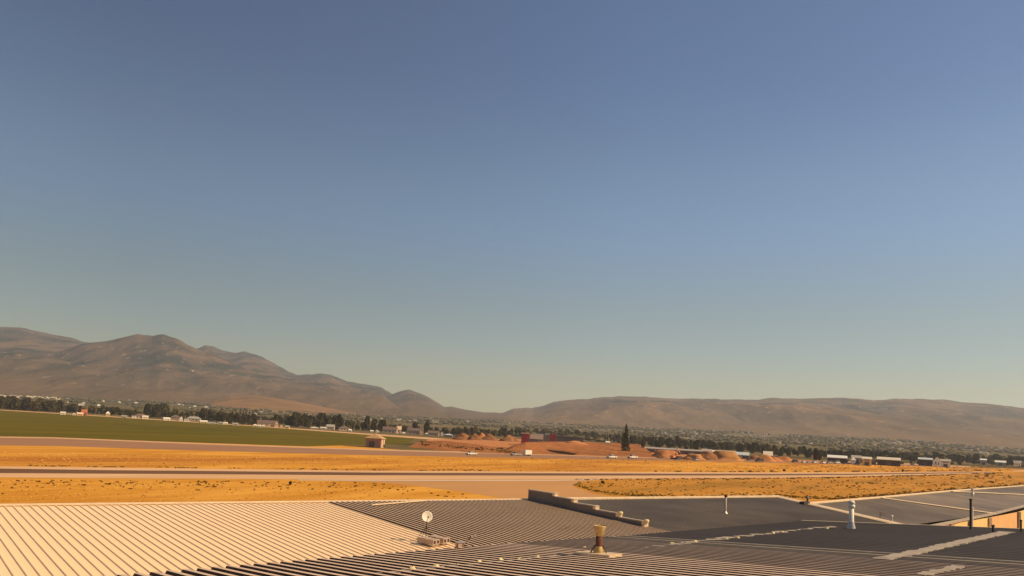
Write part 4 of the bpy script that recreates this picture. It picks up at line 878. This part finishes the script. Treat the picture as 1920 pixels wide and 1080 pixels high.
cars = [(1305, 863.8, 'paint_silver', 13, 'small silver car right of the excavator on the taxiway edge'), (1272, 862.5, 'paint_dark', 17, 'dark flatbed-like truck in front of the excavator'),
        (1424, 866.2, 'paint_dark', 16, 'dark maroon truck in front of the orange heap'), (1404, 863.5, 'paint_dark', 9, 'dark car left of the dark maroon truck'), (1356-10, 862.5, 'paint_dark', 4, None),
        (1490, 867, 'paint_dark', 12, 'dark car at the left end of the parked row'), (1506, 868, 'paint_white', 10, 'white car second in the parked row'), (1515, 868.3, 'paint_silver', 8, 'silver car third in the parked row'),
        (1527, 868.5, 'paint_white', 11, 'white van-like car fourth in the parked row'), (1543, 869.5, 'paint_white', 12, 'white car with a dark nose below the left edge of the bright white roof'), (1555, 869.3, 'paint_silver', 12, 'pale car below the bright white roof'),
        (1569, 869.5, 'paint_white', 12, 'white car below the right half of the bright white roof'), (1583, 870.5, 'paint_dark', 8, 'dark car right of the white cars'), (1592, 870.8, 'paint_dark', 8, 'dark car left of the round-topped white shed'),
        (1608, 871, 'paint_dark', 10, 'dark car right of the round-topped white shed'), (1650, 871.4, 'paint_dark', 9, 'dark car right of the stone gable'), (1665, 871.5, 'paint_dark', 11, 'dark car in front of the arched doors'),
        (1673, 872, 'paint_white', 9, 'white car in front of the long brown building'), (1684, 871.5, 'paint_dark', 10, 'dark car at the right end of the long brown building'), (1711, 872, 'paint_silver', 8, 'silver car alone between the long brown building and the dark hangar'),
        (1741, 872.5, 'paint_white', 7, 'small white vehicle at the right corner of the dark hangar')]
for px, py, mm, w, lb in cars:
    if lb is None: continue
    p = at(px, py, .02); sc_ = math.hypot(p.x, p.y)/F
    pickup(p, HD+random.choice((0, math.pi))*0+random.uniform(-.15, .15), M[mm], lb, cat='car', name='parked_car', suv=True, L_=4.8, s=max(.75, min(1.5, w*sc_/4.8*1.05)), group='parked vehicles beyond the taxiway')
# excavator
p = at(1264, 861, .02); sc_ = math.hypot(p.x, p.y)/F
ex = empty('excavator', p, 'orange excavator with raised folded boom among the dirt heaps', 'excavator', rz=trz)
u_ = sc_
for sgn in (-1, 1):
    b = MB(); b.extrude([(-.35, 0), (.35, 0), (.35, .9), (-.35, .9)], (-5*u_/2-1, sgn*1.2, 0), (5*u_/2+1, sgn*1.2, 0)); b.build('track', M['black'], ex, local=True)
b = MB(); b.box((-.5, 0, 1.7), (4.6, 2.7, 1.3)); b.build('house', M['paint_orange'], ex, local=True)
b = MB(); b.box((1.0, -.8, 2.95), (1.6, 1.1, 1.5), top=.85); cb = b.build('cab', M['paint_orange'], ex, local=True)
b = MB(); b.box((1.0, -1.37, 3.05), (1.2, .04, .9)); b.build('window', M['glass'], cb, local=True)
MB().tube((1.6, .3, 2.0), (3.6, .3, 7.2), .42, .34, n=8).build('boom', M['paint_orange'], ex, local=True)
MB().tube((3.6, .3, 7.2), (6.0, .3, 4.2), .34, .26, n=8).build('arm', M['stucco_light'], ex, local=True)
MB().tube((2.0, .3, 3.8), (3.6, .3, 6.6), .12, n=8).build('cylinder', M['galv'], ex, local=True)
b = MB(); b.extrude([(-.7, 0), (.7, 0), (.5, -1.1), (-.3, -1.2)], (5.8, -.4, 4.2), (5.8, 1.0, 4.2)); b.build('bucket', M['rust'], ex, local=True)

# ---------------------------------------------------------------- trees
def leafy(n, shape, sz, seed):
    """crown made of many small leaf-clump faces; shape(u) gives radius fraction at height fraction u"""
    rnd = random.Random(seed); b = MB(); k = 0
    lobes = [(rnd.uniform(-.45, .45), rnd.uniform(-.45, .45), rnd.uniform(.25, .9), rnd.uniform(.22, .42)) for _ in range(9)]
    for _ in range(n):
        if shape == 'round':
            lx, ly, lz, lr = rnd.choice(lobes); v = Vector((rnd.gauss(0, 1), rnd.gauss(0, 1), rnd.gauss(0, 1))).normalized()*lr*rnd.uniform(.55, 1.05)
            p = Vector((lx+v.x, ly+v.y, min(1.0, max(.12, lz+v.z*.8)))); p.x *= .95; p.y *= .95
            w = math.sqrt(max(.05, 1-((p.z-.5)/.62)**2)); p.x *= w; p.y *= w
        else:
            z = rnd.uniform(.05, 1.0); a = rnd.uniform(0, 2*math.pi)
            R_ = {'poplar': .30*math.sin(min(1, z*1.1+.1)*math.pi)**.5+.05, 'cone': .62*(1-z)**.85*(1+.18*math.sin(z*40))+.02}[shape]
            R_ *= rnd.uniform(.6, 1.1)*(1+.25*math.sin(a*3+z*9)); p = Vector((R_*math.cos(a), R_*math.sin(a), z))
        s = sz*rnd.uniform(.6, 1.4); q = Vector((rnd.gauss(0, 1), rnd.gauss(0, 1), rnd.gauss(0, 1)+.4)).to_track_quat('Z', 'Y')
        i = len(b.v)
        for x, y in ((-s, -s*.6), (s, -s), (s*.8, s), (-s*.7, s*.8)): b.v.append(tuple(p+q @ Vector((x, y, 0))))
        b.f.append((i, i+1, i+2, i+3))
    return b
CR = {}
for i in range(4): CR['round', i] = leafy(700, 'round', .085, 20+i).mesh('crown', M['foliage'])
for i in range(2): CR['light', i] = leafy(600, 'round', .085, 40+i).mesh('crown', M['foliage_light'])
for i in range(2): CR['dark', i] = leafy(800, 'round', .085, 50+i).mesh('crown', M['foliage_dark'])
for i in range(2): CR['poplar', i] = leafy(500, 'poplar', .05, 60+i).mesh('crown', M['foliage_dark'])
CR['cone', 0] = leafy(1500, 'cone', .04, 70).mesh('crown', M['foliage']); CR['cone', 1] = leafy(700, 'cone', .055, 71).mesh('crown', M['foliage'])
tb = MB(); tb.tube((0, 0, -.02), (0, 0, .5), .035, .02, n=6)
for a_ in (0, 2.1, 4.2): tb.tube((0, 0, .3), (.28*math.cos(a_), .28*math.sin(a_), .62), .016, .006, n=5)
trunkm = tb.mesh('trunk', M['bark'])
NT = [0]
def tree(p, h, w, kind, label, group):
    NT[0] += 1
    nk = 4 if kind == 'round' else 2; me = CR[kind, NT[0] % nk]
    nm = {'poplar': 'poplar_tree', 'cone': 'spruce_tree'}.get(kind, 'broadleaf_tree')
    t = empty(nm, p, label, 'tree', group, random.uniform(0, 6.28))
    t.scale = (w/2, w/2, h) if kind in ('round', 'light', 'dark') else (w/.6/2*1.0, w/.6/2*1.0, h)
    for n_, m_ in (('crown', me), ('trunk', trunkm)):
        o = bpy.data.objects.new(n_, m_); COL.objects.link(o); o.parent = t
    return t
rT = random.Random(11)
ORD = ['first', 'second', 'third', 'fourth', 'fifth', 'sixth', 'seventh', 'eighth', 'ninth', 'tenth', 'eleventh', 'twelfth', 'thirteenth', 'fourteenth', 'fifteenth', 'sixteenth', 'seventeenth', 'eighteenth', 'nineteenth', 'twentieth']
def row(pa, pb, n, hr, wr, dj, kinds, group, label, hz=0):
    made = []
    for i in range(n):
        s = (i+rT.uniform(-.35, .35))/max(1, n-1); x = pa[0]+(pb[0]-pa[0])*s; y = pa[1]+(pb[1]-pa[1])*s
        p = at(x, y, 0); k = 1+rT.uniform(0, dj); p = Vector((p.x*k, p.y*k, 0))
        r = math.hypot(p.x, p.y)
        if r > 1350: p.z = valley_z(math.atan2(p.x, p.y), r)
        sc_ = r/F; h = rT.uniform(*hr)*sc_; w = rT.uniform(*wr)*sc_*(1.0 if kinds == ['poplar'] else 1.3)
        kd = rT.choice(kinds); made.append((math.atan2(p.x, p.y), tree(p, h, w, kd, label, group), kd, h/sc_))
    made.sort(key=lambda q_: q_[0]); mh = sum(q_[3] for q_ in made)/n
    for i, (_, t, kd, hh) in enumerate(made):
        j = n-1-i; pos = (ORD[i]+' from the left') if i <= j else (ORD[j]+' from the right')
        if i == 0: pos = 'leftmost'
        if j == 0: pos = 'rightmost'
        look = ('tall ' if hh > mh else 'low ')+{'dark': 'dark', 'round': 'green', 'light': 'olive', 'poplar': 'slim', 'cone': 'pointed'}[kd]
        t['label'] = look+' tree, '+pos+' of the '+group
RD_ = ['round', 'round', 'dark', 'dark', 'light']
row((-20, 766), (112, 775), 34, (14, 20), (11, 16), .12, ['dark', 'round', 'dark'], 'trees left of the red brick house', 'dark leafy tree in the unbroken row left of the red brick house')
row((112, 774), (262, 783), 18, (9, 15), (9, 14), .15, RD_, 'trees around the red brick house', 'leafy tree in the row behind the red brick house and the pale yellow house')
row((275, 783.5), (312, 786), 9, (20, 25), (11, 15), .08, ['dark', 'round'], 'dark trees left of the white tower', 'tall dark tree in the clump left of the narrow white tower')
row((312, 786), (375, 790), 9, (9, 16), (9, 13), .15, RD_, 'trees behind the white tower', 'leafy tree in the low row behind the narrow white tower')
row((378, 790), (432, 795), 10, (16, 21), (12, 16), .10, ['dark', 'round'], 'dark trees behind the yellow trailer', 'dark tree in the thick clump behind the yellow-white trailer')
row((436, 796), (470, 798), 7, (22, 29), (5, 8), .04, ['poplar'], 'tall poplars in the left tree row', 'tall slim dark poplar in the bunch above the low white huts')
row((434, 796), (560, 801), 16, (13, 20), (11, 15), .14, RD_, 'trees behind the largest brown-roofed house', 'leafy tree behind the largest brown-roofed house')
row((548, 801), (634, 806), 16, (18, 26), (11, 15), .10, ['dark', 'round', 'round'], 'trees left of the brown hipped roof', 'tall leafy tree in the clump left of the brown hipped-roof house')
row((634, 806), (690, 809), 9, (12, 17), (10, 14), .12, ['light', 'round', 'round'], 'lighter trees above the stucco shed', 'lighter green tree just left above the stucco shed')
row((690, 808), (720, 811), 5, (20, 25), (11, 15), .08, ['dark'], 'dark trees above the stucco shed', 'tall dark tree standing straight above the stucco shed')
row((722, 810), (860, 817), 14, (8, 14), (9, 14), .2, RD_, 'low trees behind the brown roofs', 'low leafy tree behind the brown roofs right of the stucco shed')
tree(at(777, 813, 0), 22*at(777, 813, 0).length/F, 16*at(777, 813, 0).length/F, 'dark', 'round dark tree above the brown roofs, left one of a matching pair', 'pair of round dark trees')
tree(at(800, 815, 0), 25*at(800, 815, 0).length/F, 17*at(800, 815, 0).length/F, 'dark', 'round dark tree above the brown roofs, right and taller one of a matching pair', 'pair of round dark trees')
row((840, 819), (985, 821), 24, (10, 17), (8, 13), .15, RD_, 'trees behind the dirt heaps', 'dark leafy tree behind the row of dirt heaps')
row((985, 818), (1120, 826), 18, (9, 14), (9, 14), .2, ['round', 'light', 'light'], 'trees behind the red and grey warehouse', 'olive tree behind the red and grey warehouse')
row((1100, 827), (1165, 829), 9, (9, 14), (8, 12), .1, ['light', 'light', 'round'], 'light trees left of the tall spruce', 'yellow-olive tree between the warehouse and the tall spruce')
row((1133, 829), (1163, 831), 6, (15, 19), (3, 4.5), .03, ['poplar'], 'thin poplars left of the tall spruce', 'thin upright poplar in the line just left of the tall spruce')
p = atd(1173, 834, 560); p.z = 0; tree(p, H+(atd(1173, 797.5, 560).z-H), 16*560/F, 'cone', 'tall dark pointed spruce standing alone above the right end of the bank', None)
p = atd(1205, 841, 640); p.z = 0; tree(p, atd(1205, 816.5, 640).z, 8*640/F, 'poplar', 'small dark pointed tree right of the tall spruce, above the long green-grey shed', None)
row((1185, 838), (1330, 847), 26, (12, 18), (10, 15), .35, RD_, 'trees above the long green-grey shed', 'leafy tree behind the long green-grey shed')
row((1330, 846), (1480, 858), 26, (11, 17), (10, 15), .4, RD_, 'trees above the tan heap', 'leafy tree behind the pale sheds and the orange heap')
row((1480, 860), (1700, 866), 34, (10, 15), (9, 15), .4, ['dark', 'round', 'dark'], 'dark trees behind the airfield buildings', 'dark tree behind the white-roofed and brown airfield buildings')
row((1575, 868), (1800, 873), 18, (3.5, 6), (5, 9), .06, ['round', 'light', 'dark'], 'low shrubs beside the parked cars', '')
row((1700, 866), (1960, 878), 30, (8, 14), (10, 15), .3, ['dark', 'dark', 'round'], 'dark trees at the right end', 'dark tree in the hazy belt around the white buildings at the right')
for px, hh in ((1528, 20), (1537, 17)):
    p = at(px, 864, 0); tree(p, hh*p.length/F, 12*p.length/F, 'dark', 'larger olive tree left of the bright white-roofed building, '+('left one' if px == 1528 else 'right one'), 'two larger olive trees left of the bright white roof')
# bush by the shed and bushes on the ramp
def bush(px, py, w, h, label, kind='dark', group=None):
    p = at(px, py, 0); sc_ = p.length/F; o = bpy.data.objects.new('bush', CR[kind, 0]); COL.objects.link(o); o.location = (p.x, p.y, -.15*h*sc_); o.scale = (w*sc_/2*1.1, w*sc_/2*1.1, h*sc_*1.1)
    o.rotation_euler = (0, 0, random.uniform(0, 6)); return tag(o, label, 'bush', group)
bush(718, 839.5, 8, 7, 'dark round bush against the right side of the stucco shed')
bush(545, 909, 9, 7, 'dark lone bush on the near grass left of the apron')
bush(1130, 906, 9, 5, 'dark low bush at the tip of the right-hand grass island')
bush(1692, 884.5, 5, 4.5, 'small dark bush beside the runway at the right')
bush(1470, 883.7, 6, 4.5, 'small dark bush on the grass between the runway and taxiway')

# ---------------------------------------------------------------- scattered stuff
def blobs(name, pts, m, kind='stuff'):
    """pts: (x,y,z,w,h): little ragged clumps of leaf faces"""
    b = MB(); r = random.Random(5)
    for x, y, z, w, h in pts:
        for k in range(5):
            a = r.uniform(0, 6.28); s = w*r.uniform(.25, .5); cx, cy = x+w*.3*math.cos(a)*r.random(), y+w*.3*math.sin(a)*r.random(); t = r.uniform(-.6, .6); hh = h*r.uniform(.6, 1.1)
            i = len(b.v); dx, dy = math.cos(a)*s, math.sin(a)*s
            b.v += [(cx-dx, cy-dy, z-.05), (cx+dx, cy+dy, z-.05), (cx+dx*.7+t*s, cy+dy*.7, z+hh*.8), (cx-dx*.2, cy-dy*.2-t*s, z+hh)]; b.f.append((i, i+1, i+2, i+3))
    o = b.build(name, m); return tag(o, kind=kind)
r = random.Random(3)
def scat(n, xr, yf, hr, wf=1.6, cl=0.0):
    out = []
    for _ in range(n):
        x = r.uniform(*xr); y = yf(x)
        if y is None: continue
        if cl and noise.noise((x*.02, y*.3, 7.7)) < cl: continue
        p = at(x, y, 0); h = r.uniform(*hr)*p.length/F; out.append((p.x, p.y, 0, h*wf*r.uniform(.8, 2.2), h))
    return out
# weed line along both runway edges and on the near grass
def edge(xs, ys): return lambda x: float(np.interp(x, xs, ys))
top = edge(RX, yt); bot = edge(RX, yb)
pts = scat(420, (0, 1880), lambda x: top(x)-abs(r.gauss(0, .8))-.4, (.8, 1.9), 2.2, cl=-.05)
pts += scat(320, (1080, 1880), lambda x: bot(x)+abs(r.gauss(0, .9))+.8, (.8, 1.7), 2.2)
pts += scat(210, (0, 880), lambda x: max(bot(x)+5, float(np.interp(x, (540, 700, 780, 860, 940), (900, 906, 914, 924, 938))))+abs(r.gauss(0, 9)), (1.0, 2.6), 1.5)
pts = [q_ for q_ in pts]
tag(blobs('weeds', pts, M['weed']), 'dark weeds dotted over the dry grass', 'weeds')
def isl(x):
    lo = float(np.interp(x, (1075, 1110, 1200, 1400, 1900), (905, 903, 899, 897, 889))); hi = float(np.interp(x, (1075, 1110, 1160, 1250, 1460, 1920), (912, 922, 930, 934, 931, 905)))
    return r.uniform(lo, hi)
pts = scat(900, (1075, 1900), isl, (.8, 2.0), 1.5, cl=-.1)
def islb(x):
    hi = float(np.interp(x, (1075, 1110, 1160, 1250, 1460, 1560, 1920), (910, 921, 929, 934, 932, 937, 912))); return hi-abs(r.gauss(0, 2.5))
pts += scat(1100, (1080, 1920), islb, (.9, 2.2), 1.7)
tag(blobs('green_weeds', pts, M['weed_green']), 'greenish weeds along the edge of the right-hand grass', 'weeds')
pts = scat(1800, (0, 1900), lambda x: top(x)-r.uniform(1.5, 26)*(1 if x < 1300 else .5) , (.5, 1.1), 2.6)
pts = [q_ for q_ in pts if True]
pts += scat(900, (0, 760), lambda x: max(bot(x)+5, float(np.interp(x, (540, 700, 780), (900, 906, 914))))+r.uniform(0, 40), (.5, 1.3), 2.4)
pts += scat(500, (1120, 1900), isl, (.5, 1.1), 2.4)
tag(blobs('straw_tufts', pts, M['straw']), 'pale straw tufts across the dry grass', 'grass')
pts = scat(160, (790, 960), lambda x: float(np.interp(x, (780, 960), (834, 849)))+r.uniform(-4, 3), (1.5, 3.5), 1.3)
pts = [(x, y, .8, w, h) for x, y, z, w, h in pts]
tag(blobs('ramp_brush', pts, M['weed']), 'scrubby brush growing on the low dirt ramp', 'brush')
# far woods across the valley floor and villages on the slopes
def vz(x, y):
    rr = math.hypot(x, y); return valley_z(math.atan2(x, y), rr) if rr > 1350 else 0
b = MB(); r = random.Random(8)
cnt = 0
while cnt < 5200:
    az = r.uniform(-.66, .66); rr = 1150+2400*r.random()**.8
    if noise.fractal((az*14, rr*.0028, 1.5), 1, 2, 4) < -.12+(0 if az > 0 else .06): continue
    x, y = rr*math.sin(az), rr*math.cos(az); z = vz(x, y); h = r.uniform(3.5, 8); w = r.uniform(6, 22); cnt += 1
    if rr < 1500 and az < 0: h *= .7
    n = 5; i = len(b.v)
    for k_, (q_, zz) in enumerate(((.5, 0), (1, .45), (.6, .85))):
        for j in range(n):
            t = 2*math.pi*j/n+k_; b.v.append((x+w*q_*.5*math.cos(t)*r.uniform(.8, 1.25), y+w*q_*.5*math.sin(t), z+h*zz*r.uniform(.85, 1.15)))
    b.v.append((x, y, z+h))
    for k_ in (0, 1):
        for j in range(n): b.f.append((i+k_*n+j, i+k_*n+(j+1) % n, i+(k_+1)*n+(j+1) % n, i+(k_+1)*n+j))
    for j in range(n): b.f.append((i+2*n+j, i+2*n+(j+1) % n, i+3*n))
tag(b.build('far_woods', M['far_foliage']), 'hazy far woods spread over the valley floor', 'woods', kind='stuff')
def village(name, label, n, pxr, rr_, m1, m2, seed):
    r = random.Random(seed); b = MB(); b2 = MB()
    a0, a1 = elev_of(pxr[0], 790)[0], elev_of(pxr[1], 790)[0]
    for _ in range(n):
        az = r.uniform(a0, a1); rr = r.uniform(*rr_); x, y = rr*math.sin(az), rr*math.cos(az); z = vz(x, y)
        w, d, h = r.uniform(6, 13), r.uniform(6, 9), r.uniform(2.5, 4); rz = r.uniform(0, 3)
        b.box((x, y, z+h/2), (w, d, h), rz=rz); b2.box((x, y, z+h+.8), (w+1, d+1, 1.6), rz=rz, top=.35)
    root = empty(name, (0, 0, 0), label, 'village')
    o = b.build('wall', m1, root); tag(o, kind='stuff'); o = b2.build('roof', m2, root); tag(o, kind='stuff')
village('far_village', 'pale far village on the slope at the left edge, above the dark trees', 90, (-20, 110), (2700, 3300), M['paint_white'], M['wall_tan'], 1)
village('far_village', 'scattered pale far houses below the twin-peaked mountain', 60, (110, 620), (2000, 3500), M['paint_white'], M['roof_greyfar'], 2)
village('far_village', 'scattered far houses in the gap in the middle of the view', 60, (640, 1200), (2200, 3500), M['wall_tan'], M['roof_greyfar'], 3)
village('far_village', 'far pale houses below the flat-topped ridge on the right', 260, (1200, 1950), (1900, 3600), M['wall_tan'], M['roof_greyfar'], 4)

# ---------------------------------------------------------------- air
hz = MB(); hz.box((0, 4500, 409), (26000, 15000, 810))
ho = hz.build('haze', None); ho.location = (0, 0, -6+0); tag(ho, kind='stuff')
hm = bpy.data.materials.new('haze'); hm.use_nodes = True; nt = hm.node_tree; nt.nodes.clear()
out = nt.nodes.new('ShaderNodeOutputMaterial'); pv = nt.nodes.new('ShaderNodeVolumePrincipled')
pv.inputs['Color'].default_value = (0.74, 0.86, 1.0, 1); pv.inputs['Density'].default_value = 0.000075; pv.inputs['Anisotropy'].default_value = 0.2
nt.links.new(pv.outputs[0], out.inputs['Volume']); ho.data.materials.append(hm)
